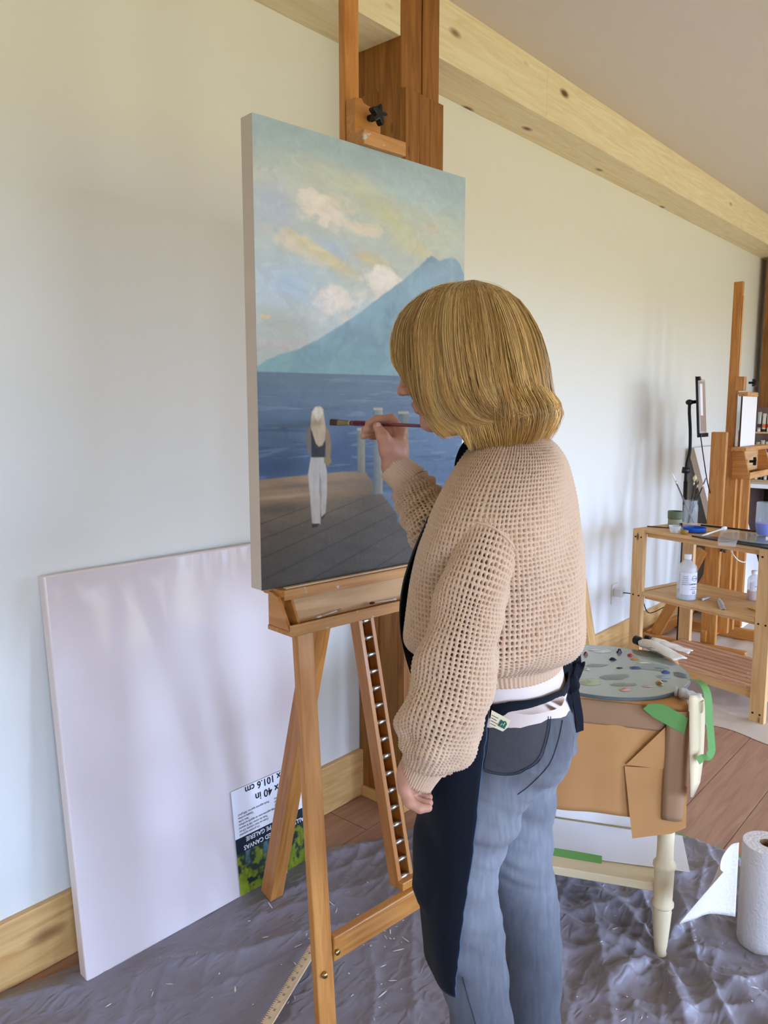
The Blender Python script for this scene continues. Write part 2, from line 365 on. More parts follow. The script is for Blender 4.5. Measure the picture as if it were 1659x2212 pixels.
board('side_board', (PX0 - .004, 1.80, .0), (PX0 - .004, 1.80, ZS + .012), .085, .008, (0, 1, 0), 'post_wood', post, bevel=.001)
for nm, p, q in (('base_trim', (PX0 - .014, 1.63, .02), (PX0 - .014, 1.827, .02)), ('base_trim', (PX0 - .02, 1.632, .02), (PX1 + .02, 1.632, .02))):
    board(nm, p, q, .04, .016, (0, 0, 1), 'pine_base', post, bevel=.004)
# ================================================================== main easel (lateral axis L, back axis B)
EL = hd(-6.1); EB = hd(83.9)
def E_(l, b, z): return EL * l + EB * b + ZZ * z
PB, PL0, PL1, PZ0, PZ1 = 1.287, 0.8615, 1.4665, 1.048, 1.962      # painting front plane, left, right, bottom, top
LC = 1.165
easel = thing('artist_easel', 'tall orange-brown wooden studio easel holding the lake painting', 'easel', E_(LC, 1.3, 0))
def legl(z): return .893 + .0428 * z
def legb(z): return 1.121 + .133 * z
for s in (-1, 1):
    c = 1.18; l0 = c + s * (c - legl(0)); l1 = c + s * (c - legl(.962))
    board('front_leg', E_(l0, legb(0), 0), E_(l1, legb(.962), .962), .044, .018, EL, 'easel_wood', easel, bevel=.003)
board('stretcher', E_(legl(.3) + .024, legb(.3) - .002, .297), E_(2.36 - legl(.3) - .024, legb(.3) - .002, .297), .055, .02, ZZ, 'easel_wood', easel, bevel=.003)
for s in (-1, 1):
    l = LC + .015 + s * (.287 - .042)
    q = E_(l, legb(.29) - .0135, .292)
    cyl_between('bolt', q, q - EB * .004, .006, 'brass', easel, seg=12)
q = E_(legl(.26) - .004, legb(.26) - .011, .262); cyl_between('bolt', q, q - EB * .006 - EL * .004, .006, 'brass', easel, seg=12)
# notched centre rail
def railp(z): return 1.19 + (z - .335) * .23
for s in (-1, 1):
    board('rail_side', E_(LC + s * .0185, railp(.325), .325), E_(LC + s * .0185, railp(1.02), 1.02), .012 if s < 0 else .011, .032, EL, 'easel_wood' if s < 0 else 'easel_wood', easel, bevel=.0015)
board('rail_back', E_(LC, railp(.325) + .018, .325), E_(LC, railp(1.02) + .018, 1.02), .03, .008, EL, 'post_wood', easel, bevel=.001)
for k in range(17):
    z = .345 + k * .0385; q = E_(LC, railp(z) - .0095, z)
    cyl_between('ratchet_pin', q - EL * .0125, q + EL * .0125, .0062, 'steel', easel, seg=12)
board('rail_foot', E_(LC - .024, 1.178, .335), E_(LC + .024, 1.178, .335), .034, .02, EB, 'easel_wood', easel, bevel=.002)
board('rear_leg', E_(LC + .015, 1.742, .022), E_(LC, 1.362, 1.35), .045, .05, EL, 'easel_wood', easel, bevel=.003)
board('mast', E_(LC - .008, 1.352, .93), E_(LC - .008, 1.352, 2.74), .040, .021, EL, 'easel_wood', easel, bevel=.002)
# canvas holder on the mast
hold = prism('top_clamp', [(0, 0), (.074, 0), (.074, .058), (.066, .076), (.05, .084), (.026, .088), (.02, .096), (0, .094)], .03, 'easel_wood', easel, frame(E_(1.136, 1.338, 1.972), EL, ZZ), bevel=.002)
board('clamp_lip', E_(1.128, 1.296, 1.977), E_(1.252, 1.296, 1.977), .030, .05, ZZ, 'easel_paint', easel, bevel=.0025)
def star_knob(c, ax, r, parent, h=.016):
    """five-lobed knob, axis ax"""
    pts = []
    for i in range(40):
        a = 2 * math.pi * i / 40; pts.append((math.cos(a) * r * (.72 + .28 * math.cos(5 * a)), math.sin(a) * r * (.72 + .28 * math.cos(5 * a))))
    k = prism('knob', pts, h, 'black_plastic', parent, frame(c, ax.orthogonal(), ax.cross(ax.orthogonal())), bevel=.003)
    cyl_between('knob_stem', Vector(c) - ax * .02, c, r * .3, 'black_plastic', k, seg=12); return k
star_knob(E_(1.176, 1.288, 2.032), -EB, .0225, easel, h=.016)
# tray: back board, bottom, front lip, end blocks, top ledge carrying the canvas
T0, T1 = .884, 1.446
board('tray_back', E_(T0 + .008, 1.290, .998), E_(T1 - .008, 1.290, .998), .074, .016, ZZ, 'easel_wood', easel, bevel=.0015)
board('tray_bottom', E_(T0, 1.262, .966), E_(T1, 1.262, .966), .078, .010, EB, 'easel_wood', easel, bevel=.0015)
board('tray_lip', E_(T0, 1.221, .9725), E_(T1, 1.221, .9725), .024, .008, ZZ, 'easel_paint', easel, bevel=.002)
board('tray_slope', E_(T0 + .03, 1.272, .999), E_(T1 - .03, 1.272, .999), .058, .006, ZZ * .9 + EB * .42, 'easel_pale', easel, bevel=.001)
for l in (T0 + .006, T1 - .006, ):
    prism('tray_end', [(1.228, .971), (1.300, .971), (1.300, 1.041), (1.286, 1.041), (1.268, 1.034)], .008, 'easel_wood', easel, Matrix(((EB.x, 0, EL.x, EL.x * (l - .004)), (EB.y, 0, EL.y, EL.y * (l - .004)), (0, 1, 0, 0), (0, 0, 0, 1))), bevel=.001)
prism('tray_divider', [(1.232, .972), (1.286, .972), (1.286, 1.03), (1.262, 1.03)], .006, 'easel_wood', easel, Matrix(((EB.x, 0, EL.x, EL.x * (T0 + .03)), (EB.y, 0, EL.y, EL.y * (T0 + .03)), (0, 1, 0, 0), (0, 0, 0, 1))), bevel=.001)
board('canvas_ledge', E_(T0 + .01, 1.296, 1.0395), E_(T1 - .01, 1.296, 1.0395), .066, .015, EB, 'easel_wood', easel, bevel=.001)
board('ledge_front', E_(T0 + .014, 1.2605, 1.0365), E_(T1 - .014, 1.2605, 1.0365), .021, .006, ZZ, 'easel_paint', easel, bevel=.001)
board('ledge_trim', E_(T0 + .024, 1.272, 1.0485), E_(T1 - .02, 1.272, 1.0485), .010, .003, EB, 'ruler_wood', easel, bevel=.0005)
# cotton swabs lying in the tray
plain('cotton', rgb(238, 234, 230), 0.9, 0.1); plain('dirty_cotton', rgb(96, 52, 40), 0.9, 0.1); plain('tan_cotton', rgb(180, 140, 96), 0.9, 0.1)
def swab(p, q, dirty, label):
    t = thing('cotton_swab', label, 'cotton swab', p, 'cotton swabs in the easel tray'); p = Vector(p); q = Vector(q); d = (q - p).normalized()
    cyl_between('stick', p, q, .0012, 'white_plastic', t, seg=8)
    for c, m in ((p, 'cotton'), (q, dirty)):
        tube('cotton_tip', [c - d * .008, c - d * .005, c, c + d * .004, c + d * .006], [.0016, .0028, .003, .0022, .0006], m, t, seg=8)
    return t
zs = .9815
swab(E_(.975, 1.243, zs), E_(1.035, 1.249, zs + .003), 'tan_cotton', 'white cotton swab with a tan tip lying left in the easel tray')
swab(E_(1.19, 1.243, zs), E_(1.125, 1.247, zs + .003), 'dirty_cotton', 'white cotton swab with a dark red-brown tip right in the easel tray')

# ================================================================== the lake painting (gallery canvas, picture as vertex colours)
painting = thing('lake_painting', 'tall oil painting of a lake, blue volcano and wooden pier on the main easel', 'painting', E_((PL0 + PL1) / 2, PB, PZ0))
TH = .038
box('canvas_body', 0, PL1 - PL0, .0005, TH, 0, PZ1 - PZ0, 'canvas_edge', painting, Matrix(((EL.x, EB.x, 0, (EL * PL0 + EB * PB).x), (EL.y, EB.y, 0, (EL * PL0 + EB * PB).y), (0, 0, 1, PZ0), (0, 0, 0, 1))), bevel=.002)
def S(r, g, b): return np.array([lin(r), lin(g), lin(b)])
def sstep(a, b, x):
    t = np.clip((x - a) / (b - a), 0, 1); return t * t * (3 - 2 * t)
def uv(px_, py_):
    """photo point -> (x, y) on the picture, x 0..1, y 0..1.5"""
    q = onpl(px_, py_, E_(0, PB, 0), EB); return (q.dot(EL) - PL0) / (PL1 - PL0), (PZ1 - q.z) / (PZ1 - PZ0) * 1.5
def UVL(pts): return [uv(*p) for p in pts]
def paint_picture(U, V):
    """U 0..1 left to right, V 0..1 top to bottom -> linear rgb"""
    P = np.zeros(U.shape + (3,)); x = U; y = V * 1.5
    n1 = fbm(x * 4, y * 4, 5); n2 = fbm(x * 9 + 5, y * 14 + 3, 5); n3 = fbm(x * 40, y * 40 + 9, 3); st = fbm(x * 5 + y * 2, y * 40 - x * 8, 4); br = fbm(x * 24 + 4 * n1, y * 30, 3)
    def mix(mask, c):
        nonlocal P
        mask = np.clip(mask, 0, 1)[..., None]; P = P * (1 - mask) + c * mask
    P[:] = S(158, 182, 190); mix(sstep(.06, .30, y + .1 * (n1 - .5)), S(182, 190, 182)); mix(sstep(.40, .62, y), S(186, 196, 196)); mix(sstep(.62, .80, y) * sstep(.6, 0, x), S(178, 186, 176))
    def glow(px_, py_, rx, ry, c, a, rot=0.0):
        cx, cy = uv(px_, py_); dx = x - cx; dy = (y - cy) - rot * dx
        mix(a * np.exp(-((dx / rx) ** 2 + (dy / ry) ** 2)) * (.55 + .9 * n2), c)
    def cloud(px_, py_, rx, ry, c, a, rot=0.0, hard=.35):
        cx, cy = uv(px_, py_); dx = (x - cx); dy = (y - cy) - rot * dx
        d = (dx / (rx * 1.15)) ** 2 + (dy / (ry * 1.15)) ** 2 + 2.6 * (n2 - .5) + .8 * (n1 - .5) + 1.3 * (br - .5)
        mix(a * sstep(1.1, 1 - hard * 2.6, d), c * (.90 + .2 * br)[..., None])
    glow(600, 400, .28, .06, S(206, 204, 176), .8, .1); glow(760, 400, .3, .05, S(204, 204, 172), .7, .1); glow(940, 500, .25, .08, S(196, 202, 176), .6); glow(590, 440, .10, .09, S(172, 184, 208), .9)
    glow(720, 540, .14, .035, S(166, 186, 214), .9); glow(620, 610, .2, .09, S(168, 192, 214), .8); glow(900, 420, .2, .05, S(176, 200, 208), .6); glow(600, 690, .2, .05, S(176, 182, 172), .6)
    glow(850, 480, .14, .05, S(204, 198, 142), .8, .45); glow(900, 540, .12, .03, S(206, 196, 140), .6, .2); glow(800, 560, .10, .025, S(206, 186, 130), .8, .1); glow(720, 565, .12, .025, S(206, 186, 126), .8, .35)
    cloud(640, 525, .13, .040, S(212, 198, 172), .85, .28); cloud(690, 545, .10, .022, S(206, 192, 146), .8, .4); cloud(935, 495, .06, .03, S(204, 186, 164), .5)
    cloud(685, 455, .085, .060, S(230, 216, 202), .95); cloud(725, 478, .12, .042, S(228, 212, 196), .95, .12); cloud(765, 455, .09, .030, S(206, 200, 178), .7, .2); cloud(775, 490, .08, .030, S(222, 206, 180), .8)
    cloud(690, 680, .06, .035, S(202, 206, 204), .8); cloud(735, 655, .11, .050, S(228, 214, 202), .95); cloud(830, 610, .10, .055, S(230, 218, 206), .95); cloud(770, 690, .12, .030, S(212, 206, 196), .9); cloud(730, 712, .10, .020, S(178, 194, 196), .7); cloud(800, 640, .10, .03, S(216, 206, 194), .8)
    cloud(640, 745, .22, .018, S(194, 190, 186), .6); cloud(573, 684, .022, .006, S(220, 192, 136), .9, hard=.2)
    # mountain
    rp = UVL([(556, 792), (575, 778), (600, 768), (640, 756), (690, 730), (740, 700), (790, 664), (840, 628), (875, 600), (905, 576), (922, 558), (932, 552), (942, 558), (950, 563), (960, 559), (972, 556), (984, 558), (993, 570), (1001, 592)])
    ridge = np.interp(x, [p[0] for p in rp], [p[1] for p in rp]) + .005 * (n3 - .5) + .008 * (n2 - .5)
    mm = sstep(-.004, .006, y - ridge); y0_ = uv(932, 552)[1]; y1_ = uv(870, 812)[1]; tt = np.clip((y - y0_) / (y1_ - y0_), 0, 1)[..., None]
    base = S(132, 162, 184) * (1 - tt) + S(128, 172, 182) * tt
    mix(mm, base * (.86 + .28 * fbm(x * 6 - y * 3, y * 9 + x * 5, 4))[..., None])
    mix(mm * .5 * sstep(.5, .68, fbm(x * 9 + y * 6, y * 5 - x * 3 + 9, 4)), S(110, 142, 168)); mix(mm * .35 * sstep(.55, .7, fbm(x * 26, y * 5 + 2, 3)) * sstep(.4, .8, x), S(150, 186, 198))
    mix(mm * .5 * sstep(.12, .02, y1_ - y), S(116, 164, 172))
    # water
    ha, hb = uv(560, 803), uv(870, 812); hz = ha[1] + (x - ha[0]) * (hb[1] - ha[1]) / (hb[0] - ha[0])
    wmask = sstep(-.002, .002, y - hz); t = np.clip((y - hz) / .30, 0, 1)[..., None]
    wc = (S(98, 120, 144) * (1 - t) + S(66, 98, 136) * t) * (.86 + .30 * fbm(x * 4, y * 50, 4))[..., None]; mix(wmask, wc)
    def wglow(px_, py_, rx, ry, c, a):
        cx, cy = uv(px_, py_); mix(wmask * a * np.exp(-(((x - cx) / rx) ** 2 + ((y - cy) / ry) ** 2)), c)
    wglow(740, 985, .11, .07, S(34, 66, 112), .7); wglow(600, 1010, .16, .05, S(40, 66, 108), .65); wglow(750, 960, .05, .08, S(44, 84, 134), .5); wglow(940, 930, .2, .12, S(88, 122, 164), .55)
    mix(wmask * .45 * sstep(.62, .74, fbm(x * 6 + 3, y * 70, 3)) * sstep(.06, .16, y - hz), S(50, 74, 108)); mix(wmask * .25 * sstep(.64, .76, fbm(x * 7 + 30, y * 80, 3)), S(136, 158, 182))
    # pier
    pp_ = UVL([(562, 1036), (620, 1030), (680, 1024), (740, 1019), (788, 1018)]); ptop = np.interp(x, [p[0] for p in pp_], [p[1] for p in pp_]); pe = UVL([(788, 1018), (812, 1055), (830, 1075), (860, 1115), (900, 1165), (950, 1215)])
    edge = np.interp(y, [p[1] for p in pe], [p[0] for p in pe]); yt = pp_[0][1]
    dm = sstep(-.003, .004, y - ptop) * sstep(.006, -.006, x - edge)
    k1 = sstep(yt, yt + .20, y)[..., None]; mix(dm, (S(158, 128, 92) * (1 - k1) + S(92, 80, 68) * k1) * (.8 + .4 * st)[..., None])
    mix(dm * .85 * sstep(yt + .15, yt + .30, y + .15 * (x - .2)), S(74, 68, 60) * (.8 + .4 * st)[..., None])
    cx, cy = uv(800, 1085); mix(dm * .8 * np.exp(-(((x - cx) / .16) ** 2 + ((y - cy) / .09) ** 2)), S(84, 80, 68) * (.8 + .4 * st)[..., None])
    pl = np.abs(((y + .16 * x - yt) / np.interp(y, [yt, 1.5], [.028, .050])) % 1.0 - .5)
    mix(dm * .55 * sstep(.44, .49, pl) * sstep(yt + .05, yt + .13, y), S(42, 36, 32))
    for (a_, b_, w_, h_, c_, al) in ((660, 1048, .22, .009, S(108, 94, 80), .7), (620, 1072, .2, .006, S(190, 158, 118), .6), (600, 1100, .14, .022, S(74, 70, 66), .7), (740, 1068, .12, .012, S(146, 110, 62), .6)):
        cx, cy = uv(a_, b_); mix(dm * al * np.exp(-(((x - cx) / w_) ** 2 + ((y - cy - .0 * x) / h_) ** 2)), c_)
    mix(sstep(.0, .008, x - edge) * sstep(.06, .05, x - edge) * sstep(uv(815, 1060)[1], uv(815, 1068)[1], y), S(92, 118, 152) * (.8 + .4 * st)[..., None])
    def pile(xa, xb, ya, yb, c0, c1):
        (x0, y0), (x1, y1) = uv(xa, ya), uv(xb, yb)
        m = sstep(-.003, .003, x - x0) * sstep(.003, -.003, x - x1) * sstep(-.004, .004, y - y0) * sstep(.004, -.004, y - y1)
        tq = np.clip((x - x0) / (x1 - x0), 0, 1)[..., None]; mix(m, (c0 * (1 - tq) + c1 * tq) * (.8 + .4 * fbm(x * 60, y * 6, 3))[..., None])
        mix(m * sstep(.012, .004, y - y0), S(172, 158, 130))
    pile(771, 788, 925, 1021, S(96, 106, 108), S(148, 144, 126)); pile(806, 826, 881, 1066, S(84, 102, 116), S(152, 152, 140)); pile(860, 882, 889, 1010, S(80, 92, 98), S(116, 122, 120)); pile(858, 878, 1060, 1126, S(74, 98, 130), S(100, 122, 148))
    # figure seen from behind: white trousers, dark top, long pale hair, yellow bag
    def poly(pts, c, soft=.003, a=1.0):
        pts = np.array(UVL(pts)); inside = np.zeros(x.shape, bool); k = len(pts); dmin = np.full(x.shape, 9.)
        for i in range(k):
            x1, y1 = pts[i]; x2, y2 = pts[(i + 1) % k]
            inside ^= ((y1 > y) != (y2 > y)) & (x < (x2 - x1) * (y - y1) / (y2 - y1 + 1e-12) + x1)
            t_ = np.clip(((x - x1) * (x2 - x1) + (y - y1) * (y2 - y1)) / ((x2 - x1) ** 2 + (y2 - y1) ** 2 + 1e-12), 0, 1)
            dmin = np.minimum(dmin, np.hypot(x - x1 - t_ * (x2 - x1), y - y1 - t_ * (y2 - y1)))
        mix(a * sstep(-soft, soft, np.where(inside, dmin, -dmin)), c)
    sh = (.78 + .44 * fbm(x * 60 + 4, y * 10, 3))[..., None]
    poly([(662, 926), (668, 918), (674, 935), (672, 965), (670, 985), (664, 975), (660, 950)], S(118, 104, 90) * sh)
    poly([(702, 918), (710, 928), (714, 950), (715, 975), (712, 992), (704, 992), (701, 960)], S(142, 112, 78) * sh)
    poly([(671, 930), (702, 930), (703, 965), (700, 990), (673, 990), (672, 962)], S(26, 26, 32))
    poly([(671, 988), (700, 988), (706, 1020), (706, 1060), (703, 1108), (694, 1118), (691, 1075), (692, 1132), (674, 1132), (670, 1080), (665, 1025)], S(186, 178, 170) * sh)
    poly([(690, 1020), (694, 1040), (694, 1090), (689, 1060)], S(120, 112, 106), a=.6)
    poly([(674, 1131), (690, 1131), (684, 1139), (673, 1140)], S(30, 26, 26)); poly([(694, 1117), (703, 1108), (700, 1116), (694, 1123)], S(36, 30, 30))
    poly([(699, 990), (712, 984), (716, 998), (708, 1007), (700, 1000)], S(136, 116, 52))
    poly([(673, 890), (680, 879), (690, 877), (698, 883), (700, 900), (703, 925), (702, 950), (696, 962), (688, 965), (682, 958), (676, 940), (670, 920)], S(190, 168, 136) * sh)
    poly([(675, 890), (682, 880), (693, 880), (697, 892), (686, 912)], S(212, 202, 186) * sh, a=.85)
    strokes = fbm(x * 30 + 6 * n2, y * 46 + 5 * n1, 3); fine = vnoise(x * 260, y * 390)
    P *= (.90 + .20 * strokes)[..., None] * (.97 + .06 * fine)[..., None]
    lum = P @ np.array([.25, .6, .15]); P = P * .80 + .20 * lum[..., None]; P *= np.array([1.05, 1.02, .94])
    return P
nx, nz = 330, 495
uu, vv = np.meshgrid(np.linspace(0, 1, nx), np.linspace(0, 1, nz))
pc = paint_picture(uu, vv)
g = (E_(PL0, PB, PZ1)); uu3 = uu.ravel(); vv3 = vv.ravel()
pts = np.array(g)[None, :] + uu3[:, None] * np.array(EL * (PL1 - PL0))[None, :] - vv3[:, None] * np.array((0, 0, PZ1 - PZ0))[None, :] - np.array(EB)[None, :] * (.0004 + .0005 * fbm(uu3 * 60, vv3 * 90, 3))[:, None]
cols = np.concatenate([pc.reshape(-1, 3), np.ones((nx * nz, 1))], 1)
vcol('oil_paint', rough=0.5, spec=0.3, bump=0.25, bscale=500)
o = meshobj('painted_surface', pts.tolist(), grid_faces(nx, nz), 'oil_paint', painting, smooth=True, cols=cols)
o['label'] = 'lake, volcano, pier and a woman with long pale hair painted in oils'
# ================================================================== implicit surfaces (smooth unions -> surface nets)
def sdf_mesh(prims, h):
    los = []; his = []
    for p in prims:
        if p[0] == 'cone':
            r = max(p[3], p[4]); los.append(np.minimum(p[1], p[2]) - r); his.append(np.maximum(p[1], p[2]) + r)
        elif p[0] == 'ell':
            r = max(p[3]); los.append(np.array(p[1]) - r); his.append(np.array(p[1]) + r)
    lo = np.min(los, 0) - 4 * h; hi = np.max(his, 0) + 4 * h
    n = np.ceil((hi - lo) / h).astype(int) + 1
    ax = [lo[i] + h * np.arange(n[i]) for i in range(3)]
    D = np.full(tuple(n), 9.0, np.float32)
    for p, l_, h_ in zip(prims, los, his):
        k = p[-1]; sub = k < 0; k = abs(k); m = 0.02 + k
        i0 = np.maximum(np.floor((l_ - m - lo) / h).astype(int), 0); i1 = np.minimum(np.ceil((h_ + m - lo) / h).astype(int) + 1, n)
        sl = tuple(slice(a, b) for a, b in zip(i0, i1))
        X, Y, Z = np.meshgrid(ax[0][sl[0]], ax[1][sl[1]], ax[2][sl[2]], indexing='ij'); P = np.stack([X, Y, Z], -1)
        if p[0] == 'cone':
            a = np.array(p[1], float); b = np.array(p[2], float); d = b - a
            t = np.clip(((P - a) @ d) / max(d @ d, 1e-12), 0, 1)
            q = np.linalg.norm(P - a - t[..., None] * d, axis=-1) - (p[3] + (p[4] - p[3]) * t)
        else:
            A = np.array(p[2], float); q_ = (P - np.array(p[1])) @ A.T; r = np.array(p[3])
            k0 = np.linalg.norm(q_ / r, axis=-1); k1 = np.linalg.norm(q_ / (r * r), axis=-1); q = k0 * (k0 - 1) / np.maximum(k1, 1e-9)
        d0 = D[sl]
        if sub:
            q = -q; hh = np.clip(.5 - .5 * (q - d0) / k, 0, 1) if k > 0 else 0
            hh = np.clip(.5 + .5 * (q - d0) / k, 0, 1); D[sl] = d0 * (1 - hh) + q * hh + k * hh * (1 - hh)
        else:
            hh = np.clip(.5 + .5 * (d0 - q) / k, 0, 1); D[sl] = d0 * (1 - hh) + q * hh - k * hh * (1 - hh)
    ins = D < 0
    c = np.zeros(tuple(n - 1), np.int8)
    for i in (0, 1):
        for j in (0, 1):
            for k in (0, 1): c += ins[i:n[0] - 1 + i, j:n[1] - 1 + j, k:n[2] - 1 + k]
    cells = np.argwhere((c > 0) & (c < 8)); idx = np.full(tuple(n - 1), -1, np.int64); idx[tuple(cells.T)] = np.arange(len(cells))
    acc = np.zeros((len(cells), 3)); cnt = np.zeros(len(cells))
    cor = [(i, j, k) for i in (0, 1) for j in (0, 1) for k in (0, 1)]
    for a in cor:
        for x in range(3):
            if a[x] == 0:
                b = list(a); b[x] = 1
                va = D[cells[:, 0] + a[0], cells[:, 1] + a[1], cells[:, 2] + a[2]]; vb = D[cells[:, 0] + b[0], cells[:, 1] + b[1], cells[:, 2] + b[2]]
                m = (va < 0) != (vb < 0); t = va / np.where(np.abs(va - vb) < 1e-9, 1, va - vb)
                pt = np.tile(np.array(a, float), (len(cells), 1)); pt[:, x] = t
                acc[m] += pt[m]; cnt[m] += 1
    V = lo + h * (cells + acc / cnt[:, None]); Fq = []
    for x in range(3):
        y, z = (x + 1) % 3, (x + 2) % 3
        s0 = [slice(None)] * 3; s1 = [slice(None)] * 3; s0[x] = slice(0, -1); s1[x] = slice(1, None)
        a = ins[tuple(s0)]; b = ins[tuple(s1)]
        E_dg = np.argwhere(a != b); ok = (E_dg[:, y] > 0) & (E_dg[:, z] > 0) & (E_dg[:, y] < n[y] - 1) & (E_dg[:, z] < n[z] - 1); E_dg = E_dg[ok]
        fl_ = a[tuple(E_dg.T)]
        def cid(dy, dz):
            q = E_dg.copy(); q[:, y] -= dy; q[:, z] -= dz; return idx[tuple(q.T)]
        q = np.stack([cid(1, 1), cid(0, 1), cid(0, 0), cid(1, 0)], 1); q[~fl_] = q[~fl_][:, ::-1]; Fq.append(q)
    return V, np.concatenate(Fq)
def relax(V, Fq, it=2, w=.5):
    for _ in range(it):
        s = np.zeros_like(V); c = np.zeros(len(V))
        for a in range(4):
            b = (a + 1) % 4; np.add.at(s, Fq[:, a], V[Fq[:, b]]); np.add.at(c, Fq[:, a], 1); np.add.at(s, Fq[:, b], V[Fq[:, a]]); np.add.at(c, Fq[:, b], 1)
        V = V * (1 - w) + w * s / np.maximum(c, 1)[:, None]
    return V
I3 = np.eye(3)
def A(p): return np.array(tuple(p), float)
def chain(P, R, k): return [('cone', A(P[i]), A(P[i + 1]), R[i], R[i + 1], k) for i in range(len(P) - 1)]

# ================================================================== the woman painting
TF = 112.0
tfwd, tleft = hd(TF), hd(TF + 90)
DB = 1.33
foot = onz(1085, 2640)
woman = thing('person', 'woman in beige knit cardigan, dark apron and jeans painting at the easel', 'person', (at(1080, 1500, DB).x, at(1080, 1500, DB).y, 0))
# ---- head frame
HO = at(985, 769, 1.32); hf = hd(116) * math.cos(math.radians(14)) - ZZ * math.sin(math.radians(14)); hl = hd(206); hu = hf.cross(hl)
def HP(x, y, z): return HO + hf * x + hl * y + hu * z
HA = np.array([tuple(hf), tuple(hl), tuple(hu)])
hp = [('ell', A(HP(-.012, 0, .030)), HA, (.096, .074, .078), .01), ('ell', A(HP(.028, 0, -.03)), HA, (.060, .060, .080), .03)]
for s in (-1, 1):
    hp += [('cone', A(HP(.0, s * .042, -.062)), A(HP(.056, s * .014, -.096)), .022, .018, .02), ('ell', A(HP(.056, s * .036, -.030)), HA, (.024, .022, .024), .02),
           ('ell', A(HP(-.005, s * .074, -.012)), HA, (.016, .007, .03), .006)]
hp += [('ell', A(HP(.070, 0, -.098)), HA, (.017, .018, .015), .018), ('cone', A(HP(.078, -.03, .014)), A(HP(.078, .03, .014)), .011, .011, .016)]
for s in (-1, 1): hp += [('ell', A(HP(.094, s * .031, -.004)), HA, (.014, .016, .010), -.012), ('ell', A(HP(.071, s * .031, -.004)), HA, (.0135, .0135, .0125), .003)]
hp += [('cone', A(HP(.084, 0, .006)), A(HP(.101, 0, -.030)), .007, .010, .010), ('ell', A(HP(.105, 0, -.034)), HA, (.010, .010, .009), .006)]
for s in (-1, 1): hp += [('ell', A(HP(.094, s * .011, -.038)), HA, (.009, .007, .007), .006)]
hp += [('cone', A(HP(.086, -.015, -.063)), A(HP(.086, .015, -.063)), .0062, .0062, .006), ('cone', A(HP(.083, -.014, -.074)), A(HP(.083, .014, -.074)), .0068, .0068, .006)]
hp += [('cone', A(HP(-.02, 0, -.06)), A(HP(-.05, 0, -.2)), .050, .054, .02)]
hv, hq = sdf_mesh(hp, .0026)
# ---- right hand on the brush, finger by finger (joints as photo points with depth)
def zp(x, y): return 700 + x / 6.381, 840 + y / 6.381
def HJ(*js): return [at(*zp(x, y), d) for x, y, d in js]
rh = []
wrist = HJ((985, 1075, 1.500))[0]
for (x, y, d) in ((1075, 575, 1.502), (1085, 620, 1.518), (1080, 660, 1.532), (1065, 710, 1.545)):      # metacarpals fan out to the knuckles
    rh += chain([wrist] + HJ((1010, 850, 1.500 + (d - 1.502) * .6), (x - 20, y + 20, d)), [.021, .0165, .0118], .012)
rh += chain(HJ((1060, 590, 1.500), (925, 420, 1.503), (735, 425, 1.506), (615, 478, 1.506)), [.0112, .0098, .0086, .0072], .006)          # index over the brush
rh += chain(HJ((1060, 640, 1.516), (880, 520, 1.520), (700, 535, 1.514), (565, 560, 1.508)), [.0112, .0098, .0086, .0072], .005)          # middle
rh += chain(HJ((1050, 680, 1.530), (860, 590, 1.538), (690, 605, 1.528), (545, 648, 1.516)), [.0106, .0092, .0082, .0068], .005)          # ring
rh += chain(HJ((1040, 730, 1.545), (880, 660, 1.556), (760, 650, 1.548), (650, 660, 1.538)), [.0098, .0084, .0074, .0062], .005)          # little finger, mostly hidden
rh += chain(HJ((955, 990, 1.492), (880, 830, 1.478), (815, 665, 1.470), (735, 520, 1.474)), [.0185, .0150, .0112, .0088], .010)           # thumb from the side of the palm
rh += [('ell', A(HJ((915, 850, 1.489))[0]), I3, (.017, .017, .024), .014)]
rh += chain([wrist, at(880, 1055, 1.495)], [.0215, .024], .012)
rv, rq = sdf_mesh(rh, .0016)
# ---- left hand hanging below the near cuff, fingers curled
lh = []
w2 = at(893, 1672, 1.125)
FING = [[(875, 1706, 1.106), (885, 1733, 1.099), (907, 1746, 1.097), (925, 1745, 1.099)], [(880, 1702, 1.121), (893, 1727, 1.115), (912, 1736, 1.113), (927, 1734, 1.115)],
        [(885, 1698, 1.136), (900, 1719, 1.131), (915, 1725, 1.129), (926, 1722, 1.131)], [(890, 1694, 1.149), (904, 1711, 1.146), (915, 1715, 1.145), (923, 1711, 1.146)]]
for j_, fg in enumerate(FING):
    q_ = [at(*p_) for p_ in fg]; lh += chain([w2, w2 * .45 + q_[0] * .55, q_[0]], [.018, .0145, .0100], .010)
for j_, fg in enumerate(FING):
    q_ = [at(*p_) for p_ in fg]; lh += chain(q_, [.0098, .0084, .0074, .0060], .0018)
lh += chain([w2, at(880, 1696, 1.135), at(889, 1716, 1.150), at(902, 1728, 1.152)], [.015, .012, .0092, .0072], .008)
lh += chain([at(905, 1640, 1.13), w2], [.023, .020], .012)
lv, lq = sdf_mesh(lh, .0015)
